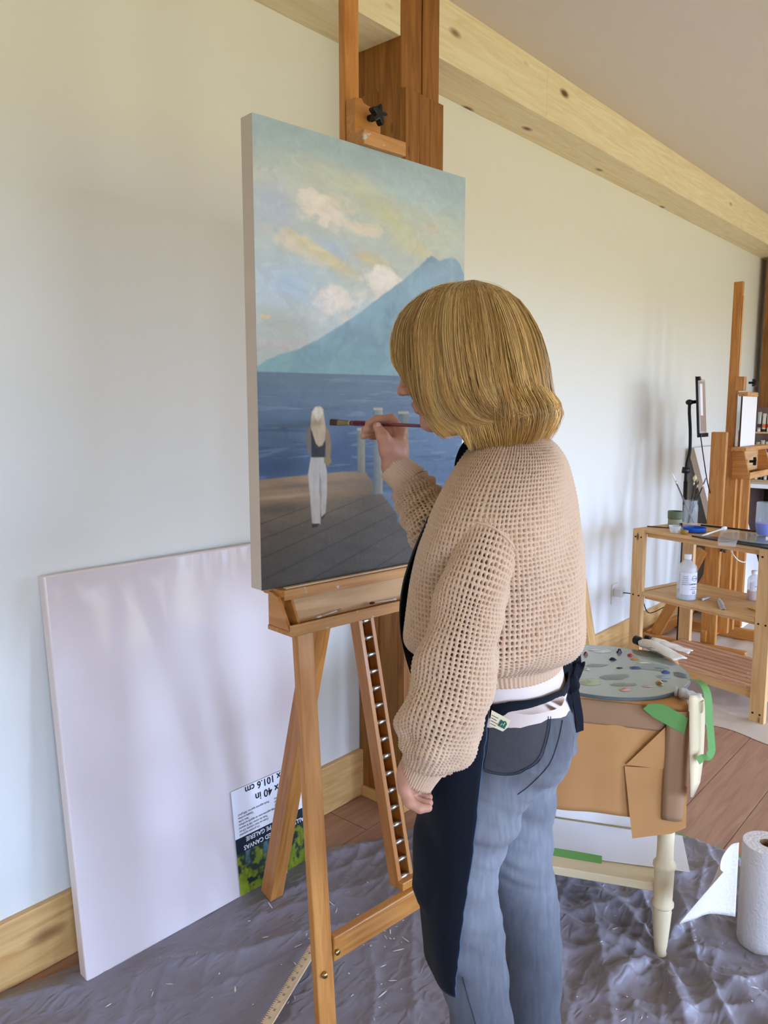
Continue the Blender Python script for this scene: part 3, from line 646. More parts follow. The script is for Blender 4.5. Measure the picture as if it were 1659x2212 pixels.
# ---- the rest of the body, under the clothes
LSH, LEL, LWR = at(1068, 1120, 1.19), at(992, 1400, 1.135), at(897, 1665, 1.127)
RSH, REL, RWR = at(1118, 1090, 1.465), at(995, 1238, 1.455), at(880, 1055, 1.495)
bp_ = chain([HP(-.045, 0, -.17), at(1110, 1010, DB), at(1085, 1150, DB), at(1080, 1300, DB), at(1078, 1420, DB), at(1078, 1560, DB)], [.05, .06, .095, .088, .090, .09], .04)
bp_ += chain([at(1105, 1060, DB), LSH, LEL, LWR], [.045, .040, .036, .023], .02) + chain([at(1105, 1060, DB), RSH, REL, RWR], [.05, .042, .033, .024], .02)
LLEG = [(1070, 1610, 1.265, .085), (1018, 1750, 1.235, .073), (992, 1830, 1.235, .064), (986, 1900, 1.24, .058), (995, 1960, 1.24, .053), (1012, 2030, 1.24, .053), (1026, 2110, 1.24, .050), (1042, 2212, 1.24, .046), (1060, 2400, 1.235, .050), (1075, 2600, 1.235, .058)]
RLEG = [(1105, 1600, 1.39, .090), (1098, 1740, 1.40, .078), (1100, 1830, 1.40, .071), (1120, 1900, 1.40, .062), (1138, 1960, 1.40, .052), (1152, 2040, 1.40, .047), (1154, 2120, 1.40, .046), (1152, 2212, 1.40, .045), (1150, 2330, 1.40, .050), (1150, 2480, 1.40, .056)]
for LG in (LLEG, RLEG):
    P_ = [at(x, y, d) for x, y, d, r in LG]; bp_ += chain(P_, [max(.03, r * .62) for *_, r in LG], .02)
bv, bq = sdf_mesh(bp_, .006)
skin_c = np.array([lin(196), lin(142), lin(116)])
V = np.concatenate([hv, rv, lv, bv]); Fq = np.concatenate([hq, rq + len(hv), lq + len(hv) + len(rv), bq + len(hv) + len(rv) + len(lv)])
C4 = np.ones((len(V), 4)); C4[:, :3] = skin_c
C4[:, :3] *= (.93 + .14 * fbm(V[:, 0] * 90, V[:, 2] * 90 + V[:, 1] * 50, 3))[:, None]
def stain(p, r, c, a=1.0):
    d = np.linalg.norm(V - A(p), axis=1); m = np.clip(1 - d / r, 0, 1)[:, None] ** .7 * a; C4[:, :3] = C4[:, :3] * (1 - m) + np.array([lin(q) for q in c]) * m
for s in (-1, 0, 1):
    stain(HP(.091, s * .012, -.063), .010, (176, 92, 84)); stain(HP(.088, s * .011, -.075), .010, (176, 92, 84))
stain(HP(.08, .036, -.03), .03, (206, 130, 108), .5); stain(HP(.112, 0, -.034), .016, (206, 128, 106), .5)
vcol('skin', rough=0.45, spec=0.3, bump=0.12, bscale=260)
MATS['skin'].node_tree.nodes['Principled BSDF'].inputs['Subsurface Weight'].default_value = 0.0
body = meshobj('body', V.tolist(), Fq.tolist(), 'skin', woman, smooth=True, cols=C4)
plain('lash_dark', rgb(40, 26, 18), 0.6); plain('nail', rgb(216, 166, 148), 0.25, 0.5)
eyep = [HP(.0835, .022, -.004), HP(.086, .031, -.0015), HP(.0815, .040, -.004)]
tube('eyelash', smoothpts(eyep, 8).tolist(), [.0006, .001, .0013, .0015, .0015, .0013, .001, .0006], 'lash_dark', body, seg=6, flat=2.0)
tn = at(*zp(742, 508), 1.4655)
meshobj('thumb_nail', *(lambda v, f: ([tuple(tn + RT * (x * .0048) + UP * (y * .006) - FW * (z * .0012) + RT * .001) for x, y, z in v], f))([(-.6, -1, 0), (.6, -1, 0), (1, 0, 0), (.7, 1, -.3), (-.7, 1, -.3), (-1, 0, 0), (0, -.6, 1), (0, .4, 1)], [(0, 1, 6), (1, 2, 7, 6), (2, 3, 7), (3, 4, 7), (4, 5, 7), (5, 0, 6, 7)]), 'nail', body, smooth=True)

# ---- hair: an under-shell and thousands of separate locks following guide curves
GUIDES = {   # azimuth: (forward, left, up) from crown to tip, in metres from the head centre (level frame)
    0: [(-.03, 0, .122), (.040, 0, .109), (.090, 0, .070), (.108, 0, .028), (.105, 0, -.008), (.092, 0, -.022), (.080, 0, -.030)],
    22: [(-.03, .002, .122), (.038, .024, .108), (.082, .045, .068), (.094, .056, .024), (.090, .060, -.012), (.080, .060, -.026), (.070, .058, -.036)],
    42: [(-.03, .003, .123), (.034, .040, .106), (.062, .066, .052), (.058, .078, -.010), (.050, .083, -.062), (.034, .084, -.108), (.008, .074, -.140)],
    65: [(-.03, .004, .123), (.018, .052, .103), (.034, .078, .048), (.030, .088, -.012), (.022, .094, -.068), (.000, .094, -.112), (-.034, .084, -.134)],
    90: [(-.03, .004, .123), (-.008, .058, .103), (-.006, .084, .046), (-.012, .094, -.014), (-.022, .099, -.066), (-.050, .098, -.106), (-.088, .088, -.112)],
    115: [(-.03, .003, .123), (-.044, .054, .102), (-.060, .080, .046), (-.072, .090, -.012), (-.086, .094, -.062), (-.112, .090, -.098), (-.142, .080, -.098)],
    145: [(-.03, .002, .123), (-.078, .038, .100), (-.108, .058, .046), (-.124, .066, -.012), (-.136, .068, -.058), (-.152, .064, -.092), (-.172, .056, -.088)],
    180: [(-.03, 0, .123), (-.090, 0, .098), (-.124, 0, .046), (-.142, 0, -.012), (-.152, 0, -.058), (-.166, 0, -.090), (-.182, 0, -.086)]}
gk = sorted(GUIDES); hF = hd(116); hL = hd(206)
GARR = {k: smoothpts(GUIDES[k], 25) for k in gk}
UTIP = {90: [(-.022, .094, -.066), (-.036, .094, -.118), (-.050, .078, -.160)], 115: [(-.082, .088, -.054), (-.102, .092, -.108), (-.100, .076, -.158)], 145: [(-.132, .068, -.046), (-.156, .076, -.096), (-.136, .058, -.150)], 180: [(-.148, 0, -.046), (-.178, 0, -.096), (-.150, 0, -.152)]}
UND = {k: smoothpts([(a * .94, b * .94, c * .95) for a, b, c in GUIDES[k][:4]] + (UTIP[k] if k in UTIP else [(a * .93, b * .95, c) for a, b, c in GUIDES[k][4:]]), 25) for k in gk}
_hc = {}
def hair_curve(az, under=False):
    key = (round(az * 2), under)
    if key not in _hc: _hc[key] = hair_curve0(key[0] / 2, under)
    return _hc[key]
def hair_curve0(az, under=False):
    s = 1
    if az < 0: az, s = -az, -1
    T_ = UND if under else GARR
    for i in range(len(gk) - 1):
        if gk[i] <= az <= gk[i + 1]:
            t = (az - gk[i]) / (gk[i + 1] - gk[i]); c = T_[gk[i]] * (1 - t) + T_[gk[i + 1]] * t; break
    c = c.copy(); c[:, 1] *= s; return c
hOa = A(HO); hFa, hLa, hZa = A(hF), A(hL), np.array((0, 0, 1.))
def HW(c): return hOa + c[:, :1] * hFa + c[:, 1:2] * hLa + c[:, 2:] * hZa
azs = np.linspace(-180, 180, 121)[:-1]
sv = []; sf = []; scol = []
for under, sc_ in ((False, .955), (True, .97)):
    base = len(sv)
    for a_ in azs:
        c = hair_curve(a_, under) * np.array([sc_, sc_, .97]); sv += HW(c[[int(round(q_ * 23.6 / 22)) for q_ in range(23)]]).tolist()
    n_ = len(azs)
    for i in range(n_):
        for j in range(22):
            p = base + i * 23 + j; q = base + ((i + 1) % n_) * 23 + j; sf.append((p, q, q + 1, p + 1))
scol = np.ones((len(sv), 4)); scol[:, :3] = [lin(146), lin(104), lin(54)]
rng = np.random.RandomState(11)
hvv = []; hff = []; hcc = []
blond = [S(220, 178, 108), S(206, 162, 92), S(192, 146, 78), S(230, 194, 132), S(172, 126, 66), S(148, 106, 54)]
def add_lock(pts, rad, c0, c1):
    n = len(pts); base = len(hvv); d = np.gradient(pts, axis=0); d /= np.linalg.norm(d, axis=1)[:, None] + 1e-12
    out = pts - hOa; a_ = out - (out * d).sum(1)[:, None] * d; a_ /= np.linalg.norm(a_, axis=1)[:, None] + 1e-9; b_ = np.cross(d, a_)
    for k in range(3):
        t = 2 * math.pi * k / 3; hvv.extend((pts + rad[:, None] * (math.cos(t) * a_ * .7 + math.sin(t) * b_)).tolist())
    tt = np.linspace(0, 1, n)[:, None]; cc = c0 * (1 - tt) + c1 * tt
    for k in range(3): hcc.extend(cc.tolist())
    for k in range(3):
        k2 = (k + 1) % 3
        for i in range(n - 1): hff.append((base + k * n + i, base + k2 * n + i, base + k2 * n + i + 1, base + k * n + i + 1))
def locks(clumps, per, under, rmin, rmax):
    """locks gather into clumps: spread at the root, converging and swinging together at the tip"""
    for q in range(clumps):
        azc = rng.uniform(-178, 178) if q % 4 == 0 else rng.uniform(-8, 178)
        sw = rng.normal(3, 5); ln = rng.uniform(.86, 1.0); lay_c = rng.uniform(-.045, .03); tipout = rng.normal(0, .016); base_c = (blond[rng.randint(0, 6)] * .6 + blond[1] * .4) * rng.uniform(.76, 1.16); ph = rng.uniform(0, 6.28); wv_ = rng.uniform(.001, .005); bulge = rng.normal(0, .028)
        for k in range(per):
            n = 15; t = np.linspace(0, 1, n); s_ = np.linspace(rng.uniform(0, .08), ln - abs(rng.normal(0, .03)), n)
            o_ = rng.normal(0, 5.0 if not under else 6.0); az = azc + o_ * (1 - (.55 if not under else .30) * t) + sw * t ** 2
            c = np.zeros((n, 3))
            for m_ in range(n):
                a_ = min(max(az[m_], -179.9), 179.9); cv = hair_curve(a_, under); f_ = s_[m_] * 24; i0 = min(int(f_), 23); c[m_] = cv[i0] * (1 - f_ + i0) + cv[i0 + 1] * (f_ - i0)
            r_ = 1 + lay_c * np.minimum(1, t * 3) + bulge * np.sin(t * 3.14) + tipout * t ** 3 + rng.normal(0, .010)
            c[:, 0] *= r_; c[:, 1] *= r_; c[:, 2] *= 1 + .35 * lay_c * np.clip(1 - 2 * t, 0, 1)
            c[:, 2] += .006 * lay_c / .04 * t ** 4 + rng.normal(0, .0012) * t
            c[:, 0] += wv_ * np.sin(5.0 * t + ph) * t; c[:, 1] += wv_ * .6 * np.cos(4.4 * t + ph) * t
            rad = rng.uniform(rmin, rmax) * (np.minimum(1, t * 6 + .5)) * np.clip((1 - t) * 4 + .10, 0, 1)
            b0 = base_c * rng.uniform(.74, 1.22); add_lock(HW(c), rad, b0 * .70, b0 * 1.10)
locks(120, 30, True, .0008, .0015); locks(190, 32, False, .0005, .0010)
for q in range(70):      # flyaway hairs
    az = rng.uniform(-40, 175); c = hair_curve(az)[np.linspace(0, rng.randint(8, 22), 12).astype(int)] * (1 + np.linspace(.0, rng.uniform(.03, .12), 12)[:, None] ** 1.0); add_lock(HW(c), np.linspace(.0004, .00015, 12), blond[3] * .8, blond[3])
cc = np.concatenate([scol, np.concatenate([np.array(hcc), np.ones((len(hcc), 1))], 1)])
vcol('hair', rough=0.36, spec=0.4)
hb = MATS['hair'].node_tree.nodes['Principled BSDF']; hb.inputs['Anisotropic'].default_value = 0.4
hair = meshobj('hair', sv + hvv, sf + [tuple(i + len(sv) for i in f_) for f_ in hff], 'hair', woman, smooth=True, cols=cc)
hair['label'] = 'blonde chin-length bob with fringe and flipped ends'
# ---- clothing: lofted surfaces measured from the figure
def sil(xl, xr, y, D, ratio, head=TF):
    c = at((xl + xr) / 2, y, D); W = (xr - xl) / 2 * D / FPX; f_, l_ = hd(head), hd(head + 90)
    s = W / math.sqrt(l_.dot(RT) ** 2 + (ratio * f_.dot(RT)) ** 2)
    return [c.x, c.y, c.z, s, s * ratio, head]
class Loft:
    """elliptic rings (cx, cy, cz, a left, b forward, heading); angle 0 = her left, 90 = front"""
    def __init__(s, rings, n=80, p=2.2): s.R = smoothpts(rings, n); s.n = n; s.p = p
    def P(s, u, v):
        """u in turns, v 0..1 arrays -> points, outward normals (approx)"""
        t = np.clip(v, 0, 1) * (s.n - 1); i = np.minimum(t.astype(int), s.n - 2); fr = (t - i)[..., None]; r = s.R[i] * (1 - fr) + s.R[i + 1] * fr
        th = u * 2 * np.pi; cth, sth = np.cos(th), np.sin(th); e_ = 2 / s.p
        ca = np.sign(cth) * np.abs(cth) ** e_; sa = np.sign(sth) * np.abs(sth) ** e_
        h_ = np.radians(r[..., 5]); f_ = np.stack([np.cos(h_), np.sin(h_), 0 * h_], -1); l_ = np.stack([-np.sin(h_), np.cos(h_), 0 * h_], -1)
        return r[..., :3] + l_ * (r[..., 3] * ca)[..., None] + f_ * (r[..., 4] * sa)[..., None]
class TubeLoft:
    """round rings along a 3-D centre line: (x, y, z, r)"""
    def __init__(s, pts, n=80, flat=1.0):
        s.R = smoothpts(pts, n); s.n = n; c = s.R[:, :3]; d = np.gradient(c, axis=0); d /= np.linalg.norm(d, axis=1)[:, None]
        a = np.cross(d, A(FW)); a /= np.linalg.norm(a, axis=1)[:, None]; s.a = a; s.b = np.cross(a, d); s.flat = flat
    def P(s, u, v):
        t = np.clip(v, 0, 1) * (s.n - 1); i = np.minimum(t.astype(int), s.n - 2); fr = (t - i)[..., None]
        L_ = lambda q: q[i] * (1 - fr) + q[i + 1] * fr
        r = L_(s.R); th = u * 2 * np.pi
        return r[..., :3] + L_(s.a) * (r[..., 3] * np.cos(th))[..., None] + L_(s.b) * (s.flat * r[..., 3] * np.sin(th))[..., None]
def normals(lf, u, v, disp):
    e = 1e-3; f_ = lambda a, b: lf.P(a, b)
    du = f_(u + e, v) - f_(u - e, v); dv = f_(u, np.clip(v + e, 0, 1)) - f_(u, np.clip(v - e, 0, 1)); n = np.cross(du, dv)
    return n / (np.linalg.norm(n, axis=-1)[..., None] + 1e-12)
def surf(lf, u, v, disp=None, sgn=1.0, off=None):
    p = lf.P(u, v); n = normals(lf, u, v, disp) * sgn
    d = 0 * u
    if disp is not None: d = d + disp(u, v)
    if off is not None: d = d + off
    return p + n * d[..., None]
def knit(lf, nu, nv, v0, v1, disp, sgn, hole=.31, wrap=True, u0=0.0, u1=1.0, seed=1):
    """open-work knit: every cell is eight quads round a real hole with a turned-in rim"""
    rg = np.random.RandomState(seed); du = (u1 - u0) / nu; dv = (v1 - v0) / nv; V_ = []; F_ = []
    ci = lambda i: i % nu if wrap else i
    nc = nu if wrap else nu + 1
    ii, jj = np.meshgrid(np.arange(nc), np.arange(nv + 1)); ju = .05 * rg.normal(size=ii.shape)
    def put(uu, vv, off):
        b = sum(len(q) for q in V_); V_.append(surf(lf, uu.ravel(), vv.ravel(), disp, sgn, np.broadcast_to(off, uu.shape).ravel() if hasattr(off, 'shape') else np.full(uu.size, off))); return b
    sh = .0 * (jj % 2)
    uc = u0 + (ii + sh) * du; vc = v0 + jj * dv
    bC = put(uc, vc, .0010)                                                                            # corners
    i2, j2 = np.meshgrid(np.arange(nu), np.arange(nv + 1)); bH = put(u0 + (i2 + .5) * du, v0 + j2 * dv, -.0006)     # mid of horizontal edges
    i3, j3 = np.meshgrid(np.arange(nc), np.arange(nv)); bV = put(u0 + i3 * du, v0 + (j3 + .5) * dv, .0024)          # mid of vertical edges: raised rib
    i4, j4 = np.meshgrid(np.arange(nu), np.arange(nv)); jx = .05 * rg.normal(size=i4.shape); jy = .05 * rg.normal(size=i4.shape); hs = hole * (1 + .12 * rg.normal(size=i4.shape))
    ring = [(-.62, -.80), (0, -1.18), (.62, -.80), (1, .1), (.75, .85), (0, 1.0), (-.75, .85), (-1, .1)]
    bR = []; bI = []
    for (a, b) in ring: bR.append(put(u0 + (i4 + .5 + jx + a * hs * .86) * du, v0 + (j4 + .5 + jy + b * hs) * dv, .0002))
    for (a, b) in ring: bI.append(put(u0 + (i4 + .5 + jx + a * hs * .72) * du, v0 + (j4 + .5 + jy + b * hs * .84) * dv, -.0050))
    I = i4.ravel(); J = j4.ravel(); q = J * nu + I; In = (I + 1) % nu if wrap else I + 1
    c00 = bC + J * nc + I; c10 = bC + J * nc + In; c01 = bC + (J + 1) * nc + I; c11 = bC + (J + 1) * nc + In
    h0 = bH + J * nu + I; h1 = bH + (J + 1) * nu + I; vl = bV + J * nc + I; vr = bV + J * nc + In
    outer = [c00, h0, c10, vr, c11, h1, c01, vl]
    for k in range(8):
        k2 = (k + 1) % 8
        F_.append(np.stack([outer[k], outer[k2], bR[k2] + q, bR[k] + q], 1)); F_.append(np.stack([bR[k] + q, bR[k2] + q, bI[k2] + q, bI[k] + q], 1))
    V_ = np.concatenate(V_); F_ = np.concatenate(F_)
    if sgn < 0: F_ = F_[:, ::-1]
    return V_, F_
def rib(lf, ribs, nv, v0, v1, disp, sgn, depth=.0022, sub=4):
    nu = ribs * sub; i, j = np.meshgrid(np.arange(nu), np.arange(nv + 1)); u = i / nu; v = v0 + (v1 - v0) * j / nv
    off = depth * (np.cos(2 * np.pi * i / sub) * .5 + .5) - .001
    p = surf(lf, u.ravel(), v.ravel(), disp, sgn, off.ravel()); f_ = np.array(grid_faces(nu, nv + 1, True))
    # turned inside edge
    inner = surf(lf, u.ravel(), v.ravel(), disp, sgn, off.ravel() - .005); n0 = len(p)
    f2 = f_[:, ::-1] + n0; a = np.arange(nu); b = (a + 1) % nu; e0 = np.stack([a, a + n0, b + n0, b], 1); k = nv * nu; e1 = np.stack([k + a, k + b, k + b + n0, k + a + n0], 1)
    f_ = np.concatenate([f_, f2, e0, e1]); p = np.concatenate([p, inner])
    return p, (f_ if sgn > 0 else f_[:, ::-1])
def npobj(name, V_, F_, mat, parent, smooth=True, cols=None):
    me = bpy.data.meshes.new(name); me.vertices.add(len(V_)); me.vertices.foreach_set('co', np.asarray(V_, np.float32).ravel())
    F_ = np.asarray(F_, np.int32); me.loops.add(F_.size); me.loops.foreach_set('vertex_index', F_.ravel()); me.polygons.add(len(F_)); me.polygons.foreach_set('loop_start', np.arange(len(F_), dtype=np.int32) * 4)
    me.polygons.foreach_set('use_smooth', np.full(len(F_), smooth)); me.update(calc_edges=True); me.validate()
    if cols is not None:
        a = me.color_attributes.new('Col', 'FLOAT_COLOR', 'POINT'); a.data.foreach_set('color', np.asarray(cols, np.float32).ravel())
    me.materials.append(MATS[mat]); o = link(bpy.data.objects.new(name, me)); place(o, Matrix(), parent); return o
plain('knit_yarn', rgb(226, 191, 158), 0.9, 0.12, noise=0.06, nscale=60, bump=0.5, bscale=900, sheen=0.25)
plain('tee_white', rgb(228, 212, 204), 0.85, 0.15, bump=0.1, bscale=60)
plain('apron_dark', rgb(17, 21, 30), 0.85, 0.15, bump=0.15, bscale=700, sheen=0.05)

torso = Loft([sil(918, 1222, 1420, DB, .74), sil(908, 1226, 1393, DB, .74), sil(893, 1246, 1372, DB, .74), sil(887, 1258, 1345, DB, .74), sil(885, 1263, 1290, DB, .74), sil(888, 1265, 1235, DB, .69), sil(899, 1266, 1180, DB, .58),
              sil(916, 1265, 1130, DB, .49), sil(937, 1260, 1080, DB, .46), sil(962, 1248, 1035, DB, .48), sil(990, 1230, 995, DB, .56), sil(1018, 1204, 963, DB, .70), sil(1042, 1176, 942, DB, .82)], 100, p=2.25)
def torso_fold(u, v):
    a = (u % 1.0) * 360          # 0 her left side (towards the camera), 90 chest, 180 right, 270 back
    d = .004 * np.sin(a * .105 + v * 9) * np.exp(-((v - .35) / .3) ** 2)
    # diagonal folds swinging from the arm across the back towards the hem
    ph = (a - 292) * .11 + v * 17
    d = d + .0065 * np.maximum(0, np.sin(ph)) ** 2 * np.exp(-((a - 300) / 44) ** 2) * sstep(.02, .2, v) * sstep(.78, .45, v)
    d = d + .010 * np.exp(-((v - .20) / .10) ** 2) * (.6 + .4 * np.sin(a * .09 + 1.2))
    return d
# sleeves
def px(l): return [tuple(at(x, y, d)) + (w * d / FPX / 2,) for x, y, w, d in l]
lsl = TubeLoft(px([(1112, 1024, 50, 1.27), (1094, 1050, 104, 1.235), (1076, 1090, 130, 1.195), (1061, 1140, 134, 1.155), (1047, 1190, 136, 1.128), (1030, 1250, 142, 1.115), (1012, 1310, 146, 1.115), (997, 1370, 154, 1.115), (986, 1430, 170, 1.115), (972, 1490, 176, 1.115), (955, 1550, 172, 1.115), (938, 1598, 160, 1.118), (925, 1632, 128, 1.12), (918, 1648, 92, 1.122)]), 100)
lcf = TubeLoft(px([(921, 1640, 92, 1.121), (913, 1656, 88, 1.121), (904, 1674, 80, 1.121), (896, 1692, 74, 1.122)]), 20)
rsl = TubeLoft(px([(884, 1036, 72, 1.495), (893, 1054, 94, 1.492), (906, 1082, 104, 1.486), (928, 1120, 118, 1.476), (965, 1180, 128, 1.462), (1000, 1232, 128, 1.452)]), 60)
rcf = TubeLoft(px([(846, 1004, 66, 1.500), (860, 1017, 70, 1.499), (876, 1031, 74, 1.497), (888, 1043, 80, 1.495)]), 20)
def sleeve_fold(u, v):
    a = u * 360
    return .0035 * np.sin(v * 34 + a * .03) * sstep(.1, .5, v) + .006 * np.exp(-((v - .86) / .06) ** 2) * np.sin(a * .07 + 2) + .003 * np.sin(v * 60 + a * .05) * sstep(.78, .95, v)
# which way do the tube normals point?
def orient(lf):
    u = np.array([.1]); v = np.array([.5]); n = normals(lf, u, v, None)[0]; c = lf.P(np.array([.6]), v)[0]; return 1.0 if n @ (lf.P(u, v)[0] - c) > 0 else -1.0
sT, sL, sR_ = orient(torso), orient(lsl), orient(rsl)
kv, kf = knit(torso, 116, 60, .075, .985, torso_fold, sT, seed=2)
lv_, lf_ = knit(lsl, 46, 80, .0, 1.0, sleeve_fold, sL, seed=3, hole=.30)
rv_, rf_ = knit(rsl, 36, 34, .0, 1.0, lambda u, v: .003 * np.sin(v * 40 + u * 12), sR_, seed=4)
ribs_ = [rib(torso, 105, 8, .0, .082, lambda u, v: -.002 + 0 * u, sT, depth=.003), rib(lcf, 44, 8, 0, 1, None, sL, depth=.0024), rib(rcf, 40, 8, 0, 1, None, sR_, depth=.0024), rib(torso, 70, 4, .965, 1.0, lambda u, v: .001 + 0 * u, sT, depth=.002)]
Vs = [kv, lv_, rv_]; Fs = [kf, lf_, rf_]
b = 0; VV = []; FF = []
for v_, f_ in zip(Vs, Fs): VV.append(v_); FF.append(f_ + b); b += len(v_)
card = npobj('cardigan', np.concatenate(VV), np.concatenate(FF), 'knit_yarn', woman); card['label'] = 'beige open-work knit cardigan with rows of small holes'
for nm, (v_, f_) in zip(('hem_band', 'cuff', 'cuff', 'neck_band'), ribs_): npobj(nm, v_, f_, 'knit_yarn', card)
# drop-shoulder seam over the upper arm
su = np.linspace(0, 1, 60); sp_ = surf(lsl, su, .30 + .02 * np.sin(su * 6.28 + 1), sleeve_fold, sL, np.full(60, .001))
tube('shoulder_seam', sp_.tolist(), .0022, 'knit_yarn', card, seg=6)
# ---- jeans
jp = [('ell', A(at(1078, 1535, DB)), np.array([tuple(hd(104)), tuple(hd(194)), (0, 0, 1)]), (.112, .160, .115), .02),
      ('ell', A(at(1118, 1585, 1.245)), np.array([tuple(hd(104)), tuple(hd(194)), (0, 0, 1)]), (.088, .084, .100), .025), ('ell', A(at(1140, 1580, 1.385)), np.array([tuple(hd(104)), tuple(hd(194)), (0, 0, 1)]), (.088, .084, .098), .02)]
for LG, k_ in ((LLEG, .022), (RLEG, .022)):
    jp += chain([at(x, y, d) for x, y, d, r in LG], [r for *_, r in LG], k_)
jv, jq = sdf_mesh(jp, .005); jv = relax(jv, jq, 2, .5)
zt = at(1078, 1462, DB).z
keep = jv[:, 2] < zt; jq = jq[keep[jq].all(1)]
# wrinkles across the back of the thighs and knees
n_ = np.zeros_like(jv); fn = np.cross(jv[jq[:, 2]] - jv[jq[:, 0]], jv[jq[:, 3]] - jv[jq[:, 1]])
for k_ in range(4): np.add.at(n_, jq[:, k_], fn)
n_ /= np.linalg.norm(n_, axis=1)[:, None] + 1e-12
rr = jv @ A(RT); wr_ = fbm(rr * 9 + 3, jv[:, 2] * 38 + rr * 16, 3) - .5
band = np.exp(-((jv[:, 2] - .80) / .07) ** 2) + .8 * np.exp(-((jv[:, 2] - .63) / .08) ** 2) + .25
jv = jv + n_ * (wr_ * .014 * band)[:, None]
dep_ = (jv - A(CAM)) @ A(FW)
jc = np.ones((len(jv), 4)); base_ = S(78, 80, 86); pale_ = S(131, 134, 140)
wear = np.clip(np.exp(-((jv[:, 2] - .70) / .20) ** 2) * (.4 + .9 * fbm(rr * 10, jv[:, 2] * 14, 3)), 0, 1)
jc[:, :3] = base_ * (1 - wear[:, None]) + pale_ * wear[:, None]
jc[:, :3] *= (.80 + .4 * fbm(rr * 300, jv[:, 2] * 40, 2))[:, None] * (.9 + .2 * fbm(rr * 20 + 7, jv[:, 2] * 20, 3))[:, None]
vcol('denim', rough=0.85, spec=0.12, bump=0.35, bscale=900, sheen=0.1)
jeans = npobj('jeans', jv, jq, 'denim', woman, cols=jc); jeans['label'] = 'faded grey-blue denim jeans'
from mathutils.bvhtree import BVHTree
jb = BVHTree.FromPolygons(jv.tolist(), jq.tolist())
def push(P_, gap, bv_=None, far=.09, zmax=9):
    """keep cloth points outside what they lie on"""
    P_ = np.array(P_)
    for i_ in range(len(P_)):
        h_ = (bv_ or jb).find_nearest(Vector(P_[i_]))
        if h_[0] is not None and h_[3] < far and P_[i_][2] < zmax:
            dd = (Vector(P_[i_]) - h_[0]).dot(h_[1])
            if dd < gap: P_[i_] = A(h_[0] + h_[1] * gap)
    return P_
# white tee: shows between cardigan hem and jeans and through the knit
tee = Loft([sil(930, 1222, 1495, DB, .72), sil(928, 1223, 1468, DB, .72), sil(932, 1216, 1425, DB, .72), sil(940, 1215, 1350, DB, .68), sil(945, 1218, 1250, DB, .64), sil(965, 1215, 1150, DB, .58), sil(995, 1205, 1070, DB, .55), sil(1030, 1185, 1010, DB, .6), sil(1055, 1155, 965, DB, .8)], 60, p=2.2)
iu, iv = np.meshgrid(np.arange(96) / 96, np.linspace(0, 1, 50))
def tee_fold(u, v): return .0015 * np.sin(u * 50 + v * 30) * np.exp(-(v / .12) ** 2)
tp = surf(tee, iu.ravel(), iv.ravel(), tee_fold, orient(tee)); tp = push(tp, .003, zmax=zt); tf_ = np.array(grid_faces(96, 50, True)); tf_ = tf_ if orient(tee) > 0 else tf_[:, ::-1]
npobj('tee_shirt', tp, tf_, 'tee_white', woman)['label'] = 'white tee shirt showing below the cardigan hem'
# back pocket outline and seams, laid on the denim surface
plain('denim_dark', rgb(62, 66, 76), 0.9, 0.1); plain('denim_patch', rgb(80, 80, 84), 0.85, 0.12, noise=.15, nscale=200, bump=.3, bscale=900)
def onj(x, y, lift=.0015):
    h_ = jb.ray_cast(CAM, ray(x, y).normalized()); return None if h_[0] is None else h_[0] + h_[1] * lift
def seam(pl, n, r, parent, name='seam', lift=.001, mat='denim_dark'):
    q = [onj(*p, lift) for p in smoothpts(pl, n)]; q = [p for p in q if p is not None]
    if len(q) > 2: return tube(name, q, r, mat, parent, seg=5)
pk = [(1050, 1588), (1046, 1640), (1043, 1662), (1075, 1672), (1112, 1682), (1140, 1668), (1172, 1632), (1182, 1590), (1184, 1545), (1186, 1528)]
gx = np.linspace(0, 1, 16); L0 = smoothpts([(1054, 1572), (1050, 1610), (1044, 1660)], 16); L1 = smoothpts([(1187, 1548), (1183, 1590), (1165, 1640)], 16); bot = lambda t: 22 * np.sin(t * 3.14) ** .8
pv = []; ok_ = True
for j in range(16):
    for i in range(16):
        t = i / 15; p = L0[j] * (1 - t) + L1[j] * t; q = onj(p[0], p[1] + bot(t) * (j / 15) ** 3, .0022)
        if q is None: ok_ = False; q = at(p[0], p[1], 1.2)
        pv.append(q)
if ok_:
    pocket = meshobj('back_pocket', pv, grid_faces(16, 16), 'denim_patch', jeans, smooth=True)
    for off in (0, 5):
        pl = [(L0[j][0] + off * .8, L0[j][1]) for j in (0, 5, 10)] + [(L0[15][0] + off * .8 , L0[15][1] - off * .6)] + [((L0[15] * (1 - t) + L1[15] * t)[0], (L0[15] * (1 - t) + L1[15] * t)[1] + bot(t) - off * .8) for t in (.25, .5, .75)] + [(L1[15][0] - off, L1[15][1] - off * .6)] + [(L1[j][0] - off, L1[j][1]) for j in (10, 5, 0)]
        seam(pl, 60, .0006, pocket, 'pocket_stitching', .0032)
seam([(1214, 1556), (1205, 1600), (1186, 1650), (1150, 1690), (1118, 1716)], 30, .0007, jeans, 'seat_seam')
seam([(1000, 2110), (1010, 2150), (1022, 2190), (1028, 2212)], 20, .0007, jeans, 'leg_seam')
